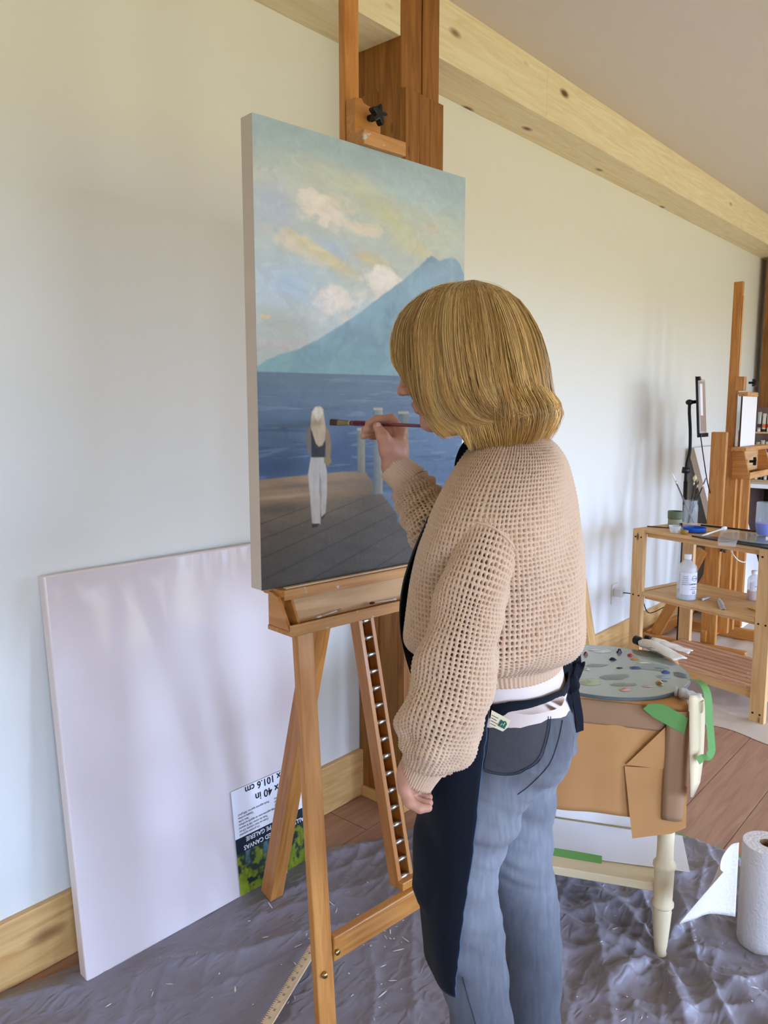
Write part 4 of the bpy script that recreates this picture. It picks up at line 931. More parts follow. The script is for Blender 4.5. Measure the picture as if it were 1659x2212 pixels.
# ---- shoes (below the frame)
plain('shoe', rgb(70, 66, 64), 0.6)
for LG, s in ((LLEG, 1), (RLEG, -1)):
    x, y, d, r = LG[-1]; p = at(x, y, d); q = Vector((p.x, p.y, 0)); fd = hd(106 + 8 * s)
    hv2, hq2 = sdf_mesh([('cone', A(q - fd * .05 + ZZ * .045), A(q + fd * .13 + ZZ * .034), .042, .034, .02), ('cone', A(q + fd * .06 + ZZ * .034), A(q + fd * .15 + ZZ * .028), .04, .028, .02), ('cone', A(q + ZZ * .05), A(Vector((q.x, q.y, p.z))), .04, .04, .02)], .006)
    hv2[:, 2] = np.maximum(hv2[:, 2], .005); npobj('shoe', hv2, hq2, 'shoe', woman)
# ---- apron: skirt, bib, neck strap, waist ties with a bow, care tag
ap = Loft([sil(892, 1215, 1445, 1.315, .56, 108), sil(884, 1200, 1520, 1.315, .56, 108), sil(893, 1196, 1640, 1.315, .56, 108), sil(904, 1186, 1760, 1.315, .56, 108), sil(904, 1184, 1850, 1.315, .56, 108), sil(908, 1180, 1945, 1.315, .56, 108), sil(914, 1176, 2010, 1.315, .56, 108)], 60, p=2.0)
edge_px = smoothpts([(1063, 1496), (1050, 1600), (1040, 1680), (1030, 1770), (1018, 1880), (1005, 1960), (995, 2040), (987, 2118)], 60)
sv_ = np.linspace(0, 1, 44); us = np.linspace(-.20, .5, 240); apts = []
for v_ in sv_:
    P_ = ap.P(us, np.full(240, v_)); pj = np.array([proj(p)[:2] for p in P_]); ex = np.interp(pj[:, 1], edge_px[:, 1], edge_px[:, 0]); g_ = pj[:, 0] - ex
    k_ = np.argmax((g_ < 0)); ue = us[k_] if (g_ < 0).any() else 0
    uu_ = np.linspace(ue, .42, 60); q = surf(ap, uu_, np.full(60, v_), lambda u, v: .003 * np.sin(u * 40 + 1) * v + .002 * np.sin(u * 17 + v * 9), orient(ap)); apts.append(q)
apts = np.concatenate(apts)
apts = push(apts, .005)
af = np.array(grid_faces(60, 44))
def sheet(name, V_, F_, mat, parent, th=.0016):
    o = npobj(name, V_, F_, mat, parent); m = o.modifiers.new('thickness', 'SOLIDIFY'); m.thickness = th; m.offset = 0; return o
apron = sheet('apron', apts, af, 'apron_dark', woman); apron['label'] = 'dark navy cotton apron hanging to the knees'
plain('apron_edge', rgb(70, 90, 112), 0.9, 0.1)
tube('hem_stitch', apts.reshape(44, 60, 3)[:, 0].tolist(), .0011, 'apron_edge', apron, seg=5)
bib = Loft([sil(888, 1250, 1440, DB, .80), sil(876, 1255, 1400, DB, .80), sil(866, 1258, 1350, DB, .80), sil(865, 1262, 1300, DB, .79), sil(872, 1264, 1250, DB, .76), sil(885, 1265, 1205, DB, .72), sil(902, 1264, 1160, DB, .68), sil(922, 1262, 1115, DB, .64)], 50, p=2.1)
bu, bv_ = np.meshgrid(np.linspace(.165, .36, 30), np.linspace(0, 1, 40))
sheet('bib', surf(bib, bu.ravel(), bv_.ravel(), None, 1), np.array(grid_faces(30, 40)), 'apron_dark', apron)
stp = [tuple(at(1003, 1045, 1.39)), tuple(at(996, 1010, 1.378)), tuple(at(1004, 978, 1.362)), tuple(at(1020, 956, 1.35)), tuple(at(1045, 944, 1.34)), tuple(at(1080, 936, 1.33))]
ribbon('neck_strap', smoothpts(stp, 24).tolist(), Vector(RT), .024, .002, 'apron_dark', apron)
# waist tie round the back
wt = Loft([sil(926, 1226, 1474, DB, .74), sil(926, 1226, 1450, DB, .74)], 8, p=2.1)
wu = np.linspace(-.02, -.46, 60)
cw = surf(wt, wu, np.full(60, .5) + .0 * wu, None, orient(wt), np.full(60, .003)); cw[:, 2] += .010 * np.sin(np.linspace(0, 3.14, 60)) * 0 - .0
hh = .011 * (.75 + .25 * np.cos(np.linspace(0, 9, 60))); teeb = BVHTree.FromPolygons(tp.tolist(), tf_.tolist()); cw = push(cw, .004, teeb); tv = np.concatenate([cw + np.stack([0 * hh, 0 * hh, hh], 1), cw - np.stack([0 * hh, 0 * hh, hh], 1)])
tie = sheet('waist_tie', tv, np.array([(i, i + 1, 61 + i, 60 + i) for i in range(59)]), 'apron_dark', apron, .003)
kn0 = at(1237, 1476, 1.345)
def rib2(name, pts, w, d=1.335):
    q = [at(x, y, d + dd) for x, y, dd in pts]; return ribbon(name, smoothpts(q, 20).tolist(), (RT * .8 + FW * .5 + UP * .2), w, .0022, 'apron_dark', tie)
npobj('bow_knot', *sdf_mesh([('cone', A(at(1236, 1466, 1.335)), A(at(1238, 1486, 1.335)), .010, .009, .01), ('cone', A(at(1228, 1474, 1.33)), A(at(1244, 1480, 1.335)), .007, .006, .008)], .0018), 'apron_dark', tie)
rib2('bow_loop', [(1236, 1474, 0), (1226, 1440, -.01), (1230, 1412, -.012), (1240, 1406, 0), (1246, 1432, .014), (1240, 1470, .004)], .020)
rib2('bow_loop', [(1240, 1470, 0), (1250, 1440, .0), (1256, 1436, .01), (1252, 1450, .02), (1240, 1466, .012)], .016)
rib2('tie_tail', [(1234, 1482, 0), (1226, 1520, -.004), (1218, 1560, -.006), (1216, 1578, -.004)], .020)
rib2('tie_tail', [(1240, 1482, 0), (1246, 1520, .002), (1251, 1552, .004), (1252, 1580, .006)], .018)
rib2('tie_tail', [(1230, 1500, -.006), (1228, 1545, -.008), (1222, 1574, -.008)], .016)
# care tag
plain('tag_cream', rgb(226, 214, 178), 0.7); plain('tag_green', rgb(28, 92, 80), 0.6); plain('ink', rgb(50, 50, 52), 0.7)
tg = [(1062, 1534), (1103, 1556), (1096, 1572), (1086, 1580), (1057, 1567)]
dtg = 1.128
cq = [at(x, y, dtg) for x, y in tg]
tag_o = meshobj('care_tag', [q - FW * .0006 for q in cq] + [q + FW * .0006 for q in cq], [(4, 3, 2, 1, 0), (5, 6, 7, 8, 9)] + [(i, (i + 1) % 5, 5 + (i + 1) % 5, 5 + i) for i in range(5)], 'tag_cream', apron); tag_o['label'] = 'cream care tag with a small green emblem'
M0 = lambda x, y, d, ang: frame(at(x, y, d), RT * math.cos(ang) - UP * math.sin(ang), RT * math.sin(ang) + UP * math.cos(ang))
ang = math.radians(28)
prism('emblem', [(-.0055, -.0055), (.0055, -.0055), (.0055, .003), (.002, .0058), (-.0015, .004), (-.0055, .005)], .0004, 'tag_green', tag_o, M0(1086, 1564, dtg - .0013, ang))
for k in range(4): box('text_line', 0, .011 - .002 * (k % 2), 0, .0008, 0, .0003, 'ink', tag_o, M0(1062 - k * 1.0, 1545 + k * 6, dtg - .0012, ang))
tube('emblem_swoosh', [at(1081, 1567, dtg - .0020), at(1085, 1563, dtg - .0020), at(1087, 1567, dtg - .0020), at(1091, 1561, dtg - .0020)], .0006, 'tag_cream', tag_o, seg=5)

# ================================================================== the paint brush in her hand
bt = at(713, 912, 1.622); bm_ = at(*zp(800, 487), 1.488); bd = (bm_ - bt).normalized()
brush = thing('paint_brush', 'flat paint brush with a dark red handle held in her raised hand', 'paint brush', bt)
plain('red_lacquer', rgb(110, 14, 20), 0.2, 0.5, coat=0.5); plain('bristle', rgb(92, 78, 66), 0.8, 0.1, noise=.3, nscale=300)
plain('ferrule', rgb(190, 168, 120), 0.35, 0.5, metal=0.7, noise=.25, nscale=120)
wv = UP - bd * UP.dot(bd)
def flatten(name, ss, ws, ts, mat):
    v = []; f = []; n = 12; M_ = frame(bt, bd, wv)
    for s_, w_, t_ in zip(ss, ws, ts):
        for k in range(n):
            a = 2 * math.pi * k / n; v.append((s_, w_ * math.cos(a), t_ * math.sin(a)))
    for i in range(len(ss) - 1):
        for k in range(n): f.append((i * n + k, i * n + (k + 1) % n, (i + 1) * n + (k + 1) % n, (i + 1) * n + k))
    f += [tuple(range(n - 1, -1, -1)), tuple((len(ss) - 1) * n + k for k in range(n))]
    return meshobj(name, v, f, mat, brush, M_, smooth=True)
flatten('bristles', [0, .004, .024, .03], [.0062, .0066, .0066, .0062], [.001, .002, .0026, .0026], 'bristle')
fe = flatten('ferrule', [.028, .035, .056, .060, .064, .068, .074], [.0066, .0066, .0056, .0059, .0054, .0057, .0052], [.0028, .0032, .0050, .0054, .0050, .0054, .0050], 'ferrule')
flatten('handle', [.073, .090, .125, .17, .24, .29, .30], [.0048, .0058, .0056, .0046, .0036, .0030, .0018], [.0048, .0058, .0056, .0046, .0036, .0030, .0018], 'red_lacquer')
# ================================================================== big wrapped canvas leaning on the wall
plain('wrapped_canvas', rgb(236, 219, 211), 0.55, 0.3, coat=0.45, bump=0.02, bscale=30)
plain('print_white', rgb(242, 242, 246), 0.4, 0.4, coat=0.5); plain('print_dark', rgb(18, 34, 48), 0.4, 0.4, coat=0.5); plain('print_black', rgb(16, 16, 18), 0.45, 0.4); plain('print_teal', rgb(20, 140, 116), 0.4, 0.4); plain('print_grey', rgb(110, 110, 116), 0.5)
cdir = hd(-2.2); c0 = Vector((.838, 1.700, .004)); lean = math.radians(6.4)
cup = ZZ * math.cos(lean) + Vector((-cdir.y, cdir.x, 0)) * math.sin(lean); cn = cdir.cross(cup)      # cn points out into the room
CW, CH, CT = .762, 1.016, .036
wrapc = thing('wrapped_canvas', 'large blank white canvas in plastic wrap leaning on the wall left of the easel', 'canvas', c0)
MC = frame(c0 - cn * 0, cdir, cup)
o = box('canvas_body', 0, CW, 0, CH, -CT, 0, 'wrapped_canvas', wrapc, MC, bevel=.004)
# loose folds of the plastic film on the face
rg = np.random.RandomState(5)
plain('film', rgb(240, 236, 240), 0.12, 0.5, coat=0.6, alpha=0.25)
fv = []; ff = []
nxx, nyy = 60, 80
gx_, gy_ = np.meshgrid(np.linspace(.004, CW - .004, nxx), np.linspace(.004, CH - .004, nyy))
gz_ = .0012 + .0035 * np.maximum(0, fbm(gx_ * 7, gy_ * 3, 3) - .45) * np.sin(gx_ * 30 + gy_ * 12) ** 2 + .004 * np.exp(-((gy_ - CH) / .06) ** 2) * np.maximum(0, np.sin(gx_ * 70 + 3 * np.sin(gx_ * 13)) * .5 + .1)
MCn = np.array(MC); P_ = np.stack([gx_.ravel(), gy_.ravel(), gz_.ravel(), np.ones(gx_.size)], 1) @ MCn.T
npobj('plastic_film', P_[:, :3], np.array(grid_faces(nxx, nyy)), 'film', wrapc)
def cpt(x, y):
    q = onpl(x, y, c0 + cn * .001, cn) - c0; return q.dot(cdir), q.dot(cup)
# printed insert, upside down, at the lower right
lx0 = cpt(508, 1830)[0]; LW = CW - .006 - lx0; lz1 = cpt(545, 1690)[1]; zd = cpt(512, 1812)[1]; 
def quad(name, x0, x1, y0, y1, z, mat, parent): return box(name, x0, x1, y0, y1, z, z + .0003, mat, parent, MC)
ins = quad('label_sheet', lx0, lx0 + LW, .004, lz1, .0050, 'print_white', wrapc); ins['label'] = 'printed upside-down product sheet under the film'
nn = 90; qx, qy = np.meshgrid(np.linspace(lx0, lx0 + LW, nn), np.linspace(.004, zd - .045, nn)); q1 = fbm(qx * 60, qy * 60, 4); q2 = fbm(qx * 30 + 9, qy * 14 + 3, 3); q3 = fbm(qx * 120, qy * 40, 3)
gc = np.ones((nn * nn, 4)); tt = np.clip((qy - .004) / (zd - .05), 0, 1)
m1 = (S(120, 132, 30)[None, None] * (.5 + q3[..., None])) ; m2 = S(24, 44, 34)[None, None] * (.5 + q1[..., None]); m3 = S(96, 128, 140)[None, None] * (.5 + q1[..., None])
w2_ = sstep(.45, .58, q1 * .7 + q2 * .3 + .22 * (tt - .5))[..., None]; gcol = m1 * (1 - w2_) + m2 * w2_; w3_ = (sstep(.55, .65, q2) * sstep(.55, .9, tt) * .7)[..., None]; gcol = gcol * (1 - w3_) + m3 * w3_
gc[:, :3] = gcol.reshape(-1, 3); vcol('print_picture', rough=.4, spec=.4, coat=.4)
pp = np.stack([qx.ravel(), qy.ravel(), np.full(nn * nn, .0056), np.ones(nn * nn)], 1) @ MCn.T
npobj('printed_picture', pp[:, :3], np.array(grid_faces(nn, nn)), 'print_picture', ins, cols=gc)
quad('dark_band', lx0, lx0 + LW, zd - .045, zd, .0054, 'print_dark', ins)
def ctext(s_, x, y, size, mat, parent, z=.0062, bold=0.0, align='RIGHT'):
    return textmesh('lettering', s_, size, mat, MC @ Matrix.Translation((x, y, z)) @ Matrix.Rotation(math.pi, 4, 'Z'), parent, ext=.0002, align=align, bold=bold)
ex = lambda px_, py_: cpt(px_, py_)
a = ex(527, 1712); ctext('76.2 x 101.6 cm', a[0], a[1] + .016, .030, 'print_black', ins, bold=.0004)
a = ex(549, 1722); ctext('30 x 40 in', a[0], a[1] + .010, .032, 'print_black', ins, bold=.0004)
for k, s_ in enumerate(['Poids apprete approx. 430 g/m2', 'Qualite archive', 'Sans acide', 'Deja apprete avec un apprêt acrylique', 'Toile de coton 100 % naturel', 'Cadre en bois robuste 3,8 cm', 'Un produit essentiel']):
    ctext(s_, lx0 + .016, zd + .062 - k * .0098 + .008, .0088, 'print_grey', ins)
    ctext(['Heavy primed surface', 'Archival', 'Acid free', 'Acrylic titanium primed', '100% cotton canvas', 'Sturdy wood frame 1.5 in', 'Professional'][k], lx0 + .150, zd + .062 - k * .0098 + .008, .0088, 'print_grey', ins)
ctext('TOILE TYPE GALERIE', lx0 + .036, zd - .005, .0185, 'print_white', ins, bold=.0003); ctext('GALLERY-WRAPPED CANVAS', lx0 + .026, zd - .028, .0185, 'print_white', ins, bold=.0003)
a = ex(614, 1836)
quad('teal_box', a[0] - .03, a[0] + .0, a[1] - .012, a[1] + .026, .0058, 'print_teal', ins)
a = ex(616, 1868); lb = quad('logo_border', a[0] - .052, a[0] + .002, a[1] - .034, a[1] + .022, .0060, 'print_white', ins); quad('logo_box', a[0] - .050, a[0], a[1] - .032, a[1] + .020, .0063, 'print_black', ins)
ctext("Artist's", a[0] - .048, a[1] - .008, .0165, 'print_white', ins, z=.0068); ctext("Loft", a[0] - .040, a[1] + .008, .0165, 'print_white', ins, z=.0068)

# ================================================================== drop cloth on the floor
plain('drop_cloth', rgb(134, 126, 132), 0.36, 0.4, noise=0.07, nscale=5, bump=0.08, bscale=700, sheen=0.15)
dn = MATS['drop_cloth'].node_tree; dtc = N(dn, 'ShaderNodeTexCoord'); dmp = N(dn, 'ShaderNodeMapping'); dmp.inputs['Scale'].default_value = (20, 42, 1); dmp.inputs['Rotation'].default_value = (0, 0, .6)
dno = N(dn, 'ShaderNodeTexNoise'); dno.noise_type = 'RIDGED_MULTIFRACTAL'; dno.inputs['Scale'].default_value = 1.0; dno.inputs['Detail'].default_value = 3; dno.inputs['Distortion'].default_value = .8
dbp = N(dn, 'ShaderNodeBump'); dbp.inputs['Strength'].default_value = .8; dbp.inputs['Distance'].default_value = .007
dn.links.new(dtc.outputs['Object'], dmp.inputs[0]); dn.links.new(dmp.outputs[0], dno.inputs['Vector']); dn.links.new(dno.outputs[0], dbp.inputs['Height']); dn.links.new(dbp.outputs[0], dn.nodes['Principled BSDF'].inputs['Normal'])
gxs = np.linspace(.0, 2.47, 400); gys = np.linspace(-.35, 1.845, 380); GX, GY = np.meshgrid(gxs, gys)
lim = np.interp(GX, [0, .66, .85, 1.2, 1.55, 1.72, 1.95, 2.2, 2.47], [1.835, 1.83, 1.79, 1.75, 1.70, 1.63, 1.53, 1.45, 1.36]) + .012 * np.sin(GX * 13)
GYc = -.35 + (GY + .35) * (lim + .35) / (1.845 + .35)
def ridged(x, y, o=3):
    s_ = 0; a_ = .5
    for i in range(o):
        n_ = vnoise(x * 2 ** i + 5 * i, y * 2 ** i + 9 * i); s_ = s_ + a_ * (1 - np.abs(2 * n_ - 1)) ** 3.0; a_ *= .5
    return s_
wx = GX + .10 * (fbm(GX * 3, GYc * 3, 2) - .5); wy = GYc + .10 * (fbm(GX * 3 + 9, GYc * 3 + 4, 2) - .5)
rightside = sstep(1.35, 1.8, GX)
def crease(x, y, p): return (1 - np.abs(2 * vnoise(x, y) - 1)) ** p
def fold(ang, fa, fc, p, ox):
    """long folds: low frequency along the direction ang, high across it"""
    ca, sa = math.cos(math.radians(ang)), math.sin(math.radians(ang)); return crease((wx * ca + wy * sa) * fa + ox, (-wx * sa + wy * ca) * fc + ox * 1.7, p)
h1 = ridged(wx * 2.2 + wy * 1.2, wy * 1.0 - wx * .4, 2) * .016 + fold(-32, .9, 4.5, 3, 3) * .016 * (1 - .4 * rightside)
h2 = (fold(-20, 1.8, 11, 4, 11) * .011 + fold(38, 2.2, 12, 4, 23) * .010) * (.45 + .75 * rightside)
h3 = (fold(-62, 3.5, 26, 5, 31) * .007 + fold(12, 3.0, 22, 5, 47) * .007 + fold(75, 4, 30, 6, 53) * .004) * (.30 + .90 * rightside)
# folds radiating from the table foot
tfx, tfy = 1.862, .655; rr_ = np.hypot(GX - tfx, GYc - tfy); ta = np.arctan2(GYc - tfy, GX - tfx)
h4 = .020 * np.maximum(0, np.sin(ta * 7 + 2.2 * fbm(GX * 4, GYc * 4, 2))) ** 2 * np.exp(-((rr_ - .12) / .18) ** 2) * sstep(.02, .08, rr_)
HZ = .002 + h1 + h2 + h3 + h4
edge_f = sstep(0, .05, lim - GYc) * sstep(0, .04, 2.47 - GX); HZ = .0015 + (HZ - .0015) * (.25 + .75 * edge_f)
# flatten where things stand
for fx, fy, fr in ((tfx, tfy, .03), (2.03, .50, .09), (E_(.893, 1.121, 0).x, E_(.893, 1.121, 0).y, .03), (E_(1.467, 1.121, 0).x, E_(1.467, 1.121, 0).y, .03)):
    w_ = np.exp(-(np.hypot(GX - fx, GYc - fy) / fr) ** 2); HZ = HZ * (1 - w_) + .0012 * w_
wc_ = sstep(.07, .0, np.abs((GYc - c0.y) + .03)) * sstep(.78, .86, GX) * sstep(1.66, 1.58, GX); HZ = HZ * (1 - .9 * wc_) + .001 * wc_
cl = npobj('drop_cloth', np.stack([GX.ravel(), GYc.ravel(), HZ.ravel()], 1), np.array(grid_faces(400, 380)), 'drop_cloth', None)
tag(cl, 'crumpled grey-purple drop cloth spread under the main easel', 'drop cloth')
clb = BVHTree.FromPolygons(np.stack([GX.ravel(), GYc.ravel(), HZ.ravel()], 1).tolist(), grid_faces(400, 380))
def onc(x, y, lift=.001):
    h_ = clb.ray_cast(CAM, ray(x, y).normalized()); return (h_[0] + ZZ * lift) if h_[0] is not None else onz(x, y, .004)
# dried paint flecks on the cloth: far too many to count singly, one object
plain('paint_fleck', rgb(226, 216, 206), 0.6)
fv = []; ff = []; rg = np.random.RandomState(21)
spots = [(rg.uniform(520, 900), rg.uniform(1900, 2212)) for _ in range(46)] + [(rg.uniform(760, 880), rg.uniform(1985, 2040)) for _ in range(24)] + [(rg.uniform(1220, 1640), rg.uniform(1950, 2212)) for _ in range(26)] + [(rg.uniform(200, 520), rg.uniform(2050, 2200)) for _ in range(12)]
for (x, y) in spots:
    p = onc(x, y, .0012); r1 = rg.uniform(.0012, .0032); a_ = rg.uniform(0, 3.14); el = rg.choice([1, 1, 1.6, 3.5, 6]); b_ = len(fv); d1 = Vector((math.cos(a_), math.sin(a_), 0)); d2 = Vector((-math.sin(a_), math.cos(a_), 0))
    for k in range(7):
        t = 2 * math.pi * k / 7; fv.append(p + d1 * (r1 * el * math.cos(t)) + d2 * (r1 * .8 * math.sin(t) * rg.uniform(.7, 1.2)))
    fv.append(p + ZZ * .0012)
    ff += [(b_ + k, b_ + (k + 1) % 7, b_ + 7) for k in range(7)]
tag(meshobj('paint_flecks', fv, ff, 'paint_fleck'), 'dried white paint flecks scattered over the grey drop cloth', 'paint', kind='stuff')
# green painter's tape along the cloth edge
plain('green_tape', rgb(108, 158, 84), 0.55, 0.3, bump=.1, bscale=120)
tp_ = ribbon('floor_tape', [(2.463, .36, .004), (2.462, .6, .005), (2.466, .8, .005), (2.470, .98, .004)], (1, 0, .12), .026, .0006, 'green_tape')
tag(tp_, 'green tape strip fixing the grey drop cloth to the plank floor', 'tape')
# yardstick on the cloth
ra, rb = onc(690, 2035, .012), onc(560, 2250, .014); rd = (rb - ra).normalized(); rw = ZZ.cross(rd)
ruler = thing('yardstick', 'pale wooden yardstick lying on the drop cloth behind the front easel leg', 'ruler', ra)
board('stick', ra, rb + rd * .3, .027, .005, rw, 'ruler_wood', ruler, bevel=.0006)
sgn_ = 1 if (RT.dot(rw) < 0) else -1
for k in range(70):
    p = ra + rd * (.01 + k * .00635) + ZZ * .0026 + rw * (.0135 * sgn_); ln = .008 if k % 4 == 0 else .0045
    cyl = board('tick_mark', p, p - rw * (sgn_ * ln), .0010, .0003, rd, 'print_black', ruler, bevel=0)
    if k % 4 == 0: textmesh('numeral', str(36 - k // 4), .008, 'print_black', frame(p - rw * (sgn_ * .016), rd, rw * sgn_), ruler, ext=.0001)
tube('hang_hole_ring', [p + rd * (.0035 * math.cos(t)) + rw * (.0035 * math.sin(t)) for p in [ra + rd * .16 + ZZ * .0027] for t in np.linspace(0, 6.28, 14)], .0006, 'print_grey', ruler, seg=5)
# ================================================================== paper towel roll with a loose sheet
plain('paper_towel', rgb(222, 213, 208), 0.9, 0.1, bump=0.6, bscale=140); plain('cardboard', rgb(128, 92, 66), 0.9, 0.1)
rc = onz(1646, 2036, 0); rc.z = .003
towel = thing('paper_towel_roll', 'upright white paper towel roll on the drop cloth with a loose sheet', 'paper towel', rc)
lathe('roll', [(.021, .002), (.062, 0), (.063, .004), (.063, .276), (.062, .28), (.021, .28), (.021, .002)], 'paper_towel', towel, Matrix.Translation(rc), seg=64, cap=False)
lathe('core_tube', [(.0195, .004), (.0208, .004), (.0208, .2805), (.0195, .2805), (.0195, .004)], 'cardboard', towel, Matrix.Translation(rc), seg=40, cap=False)
# loose sheet peeling off towards the left
top_px = [(1596, 1820), (1578, 1826), (1560, 1852), (1556, 1876), (1563, 1884)]
bot_px = [(1588, 1980), (1562, 1976), (1530, 1974), (1498, 1986), (1466, 1996)]
ds = [1.895, 1.885, 1.86, 1.83, 1.81]
Tp = smoothpts([tuple(at(x, y, d)) for (x, y), d in zip(top_px, ds)], 24); Bp = smoothpts([tuple(at(x, y, d)) for (x, y), d in zip(bot_px, ds)], 24); Bp[:, 2] = np.maximum(Bp[:, 2], .03)
shp = []
for j in range(16):
    t = j / 15
    for i in range(24): shp.append(Tp[i] * (1 - t) + Bp[i] * t + A(FW) * .012 * math.sin(t * 3.1) * (i / 23) - np.array((0, 0, .012)) * math.sin(t * 3.1) * (i / 23))
sheet('loose_sheet', np.array(shp), np.array(grid_faces(24, 16)), 'paper_towel', towel, .0012)
# ================================================================== side table draped in brown paper
TZ = .69; t1, t2 = hd(114), hd(24); tc0 = onz(1487, 1527, TZ); tc0 = Vector((tc0.x, tc0.y, 0))
def TT(u, v, z): return tc0 + t1 * u + t2 * v + ZZ * z
MT = frame(tc0, t1, t2)
MTr = Matrix(((t1.x, t2.x, 0, tc0.x), (t1.y, t2.y, 0, tc0.y), (0, 0, 1, 0), (0, 0, 0, 1)))
plain('cream_paint', rgb(230, 210, 168), 0.45, 0.35, noise=.05, nscale=12); plain('kraft', rgb(204, 150, 94), 0.8, 0.15, noise=0.10, nscale=9, bump=0.15, bscale=25); plain('kraft_fold', rgb(170, 132, 98), 0.8, 0.15, noise=0.08, nscale=9, bump=0.12, bscale=25)
plain('white_paper', rgb(236, 234, 236), 0.7, 0.2)
table = thing('side_table', 'small cream side table with turned legs under brown kraft paper', 'table', TT(.2, .2, 0))
TU, TV = .50, .42
box('table_top', 0.012, TU - .012, .012, TV - .012, TZ - .022, TZ - .003, 'cream_paint', table, MTr, bevel=.003)
legp = [(.0125, 0), (.0165, .004), (.0145, .014), (.017, .03), (.0215, .09), (.0235, .125), (.0215, .135), (.028, .142), (.028, .149), (.0235, .155), (.0250, .235), (.0245, .241), (.029, .249), (.028, .257), (.0215, .266), (.0205, .30), (.0215, .36), (.025, .42), (.028, .46), (.026, .47), (.03, .48), (.03, .666)]
for (u, v) in ((.034, .030), (TU - .034, .030), (.034, TV - .03), (TU - .034, TV - .03)):
    lathe('turned_leg', legp, 'cream_paint', table, Matrix.Translation(TT(u, v, .0)), seg=28)
box('apron_panel', .05, TU - .05, .022, .04, .56, TZ - .022, 'cream_paint', table, MTr); box('apron_panel', .022, .04, .05, TV - .05, .56, TZ - .022, 'cream_paint', table, MTr)
box('lower_shelf', .045, TU - .03, .030, TV - .03, .172, .196, 'cream_paint', table, MTr, bevel=.003)
# kraft paper: top, long side with folded corner flap
def tsheet(name, grid, mat, th=.0007):
    nu_, nv_ = len(grid[0]), len(grid); V_ = np.array([tuple(TT(*p)) for r in grid for p in r]); return sheet(name, V_, np.array(grid_faces(nu_, nv_)), mat, table, th)
n_ = 30
prof = [(v, TZ + .001) for v in np.linspace(TV, .006, 12)] + [(.0015, TZ - .0002), (-.002, TZ - .003), (-.0045, TZ - .010)] + [(-.005 - .004 * math.sin(t * 5) - .006 * t, TZ - .012 - t * .30) for t in np.linspace(0, 1, 22)]
g_ = []
for v, z in prof:
    row = []
    for u in np.linspace(0.0, TU, n_):
        dz = 0 if z > TZ - .2 else 0; row.append((u, v - (.003 * math.sin(u * 21 + z * 6) + .002 * math.sin(u * 50)) * min(1, max(0, (TZ - z) / .1)), z + (.008 * math.sin(u * 9) if z < .40 else 0)))
    g_.append(row)
kr = tsheet('paper_cover', g_, 'kraft'); kr['label'] = 'brown kraft paper covering the table top and hanging down the side'
# folded corner: triangular gusset, vertical flap, lower flap
def flat_poly(name, pts, mat, parent, off):
    q = [onpl(x, y, TT(0, -off, 0), t2) for x, y in pts]; k = len(q)
    return meshobj(name, [p - t2 * .0006 for p in q] + [p + t2 * .0006 for p in q], [tuple(range(k)), tuple(range(2 * k - 1, k - 1, -1))] + [(i, (i + 1) % k, k + (i + 1) % k, k + i) for i in range(k)], mat, parent)
flat_poly('lower_flap', [(1349, 1655), (1437, 1660), (1484, 1700), (1482, 1788), (1450, 1801), (1405, 1806), (1366, 1811), (1360, 1760), (1354, 1700)], 'kraft', kr, .016)
flat_poly('gusset_fold', [(1352, 1652), (1437, 1571), (1440, 1662)], 'kraft', kr, .0195)
g_ = []
for z in np.linspace(TZ - .005, .40, 20):
    g_.append([(u, v - .002 * math.sin(z * 30), z) for u, v in ((.050, -.0225), (.036, -.024), (.022, -.0245), (.010, -.022), (.0, -.016), (-.005, -.006), (-.006, .006), (-.006, .02))])
tsheet('corner_flap', g_, 'kraft_fold')['label'] = 'grey-brown folded paper flap wrapped round the table corner'
g_ = []
for k, (v, z) in enumerate([(-.0105, TZ - .004), (-.0115, TZ - .03), (-.012, TZ - .06), (-.011, TZ - .066)]): g_.append([(u, v, z) for u in np.linspace(.05, TU, 20)])
tsheet('folded_edge', g_, 'kraft_fold')
def tape_px(name, pts, off, parent, mat='green_tape'): return flat_poly(name, pts, mat, parent, off)
tpe = tape_px('tape_patch', [(1389, 1531), (1402, 1520), (1432, 1521), (1446, 1528), (1487, 1551), (1478, 1585), (1470, 1582), (1410, 1549)], .0265, None)
tag(tpe, 'green tape patch stuck on the corner of the kraft paper', 'tape')
# white cloth hanging on the far side of the corner
g_ = []
for z in np.linspace(TZ + .001, .475, 16):
    t = (TZ - z) / .2; g_.append([(-.006 - .006 * t - w * .02, .035 + w * (.17 - .05 * max(0, t - .5)), z - (.0 if t < .8 else .02 * w)) for w in np.linspace(0, 1, 8)])
hang = [TT(*p) for r in g_ for p in r]
rag = thing('hanging_paper', 'white paper hanging over the right edge of the side table', 'paper', TT(0, .1, .47))
sheet('sheet', np.array([tuple(at(x, y, d)) for y, x0, x1 in ((1502, 1490, 1514), (1512, 1488, 1522), (1525, 1489, 1523), (1580, 1489, 1522), (1640, 1490, 1519), (1690, 1491, 1512), (1722, 1491, 1497)) for x, d in ((x0, 1.86), ((x0 + x1) / 2, 1.865), (x1, 1.90))]), np.array(grid_faces(3, 7)), 'cream_paint', rag, .0012)
lathe('rolled_edge', [(.002, -.016), (.016, -.016), (.0175, -.01), (.0175, .008), (.016, .012), (.002, .012)], 'cream_paint', rag, Matrix.Translation(at(1505, 1522, 1.89)), seg=24)
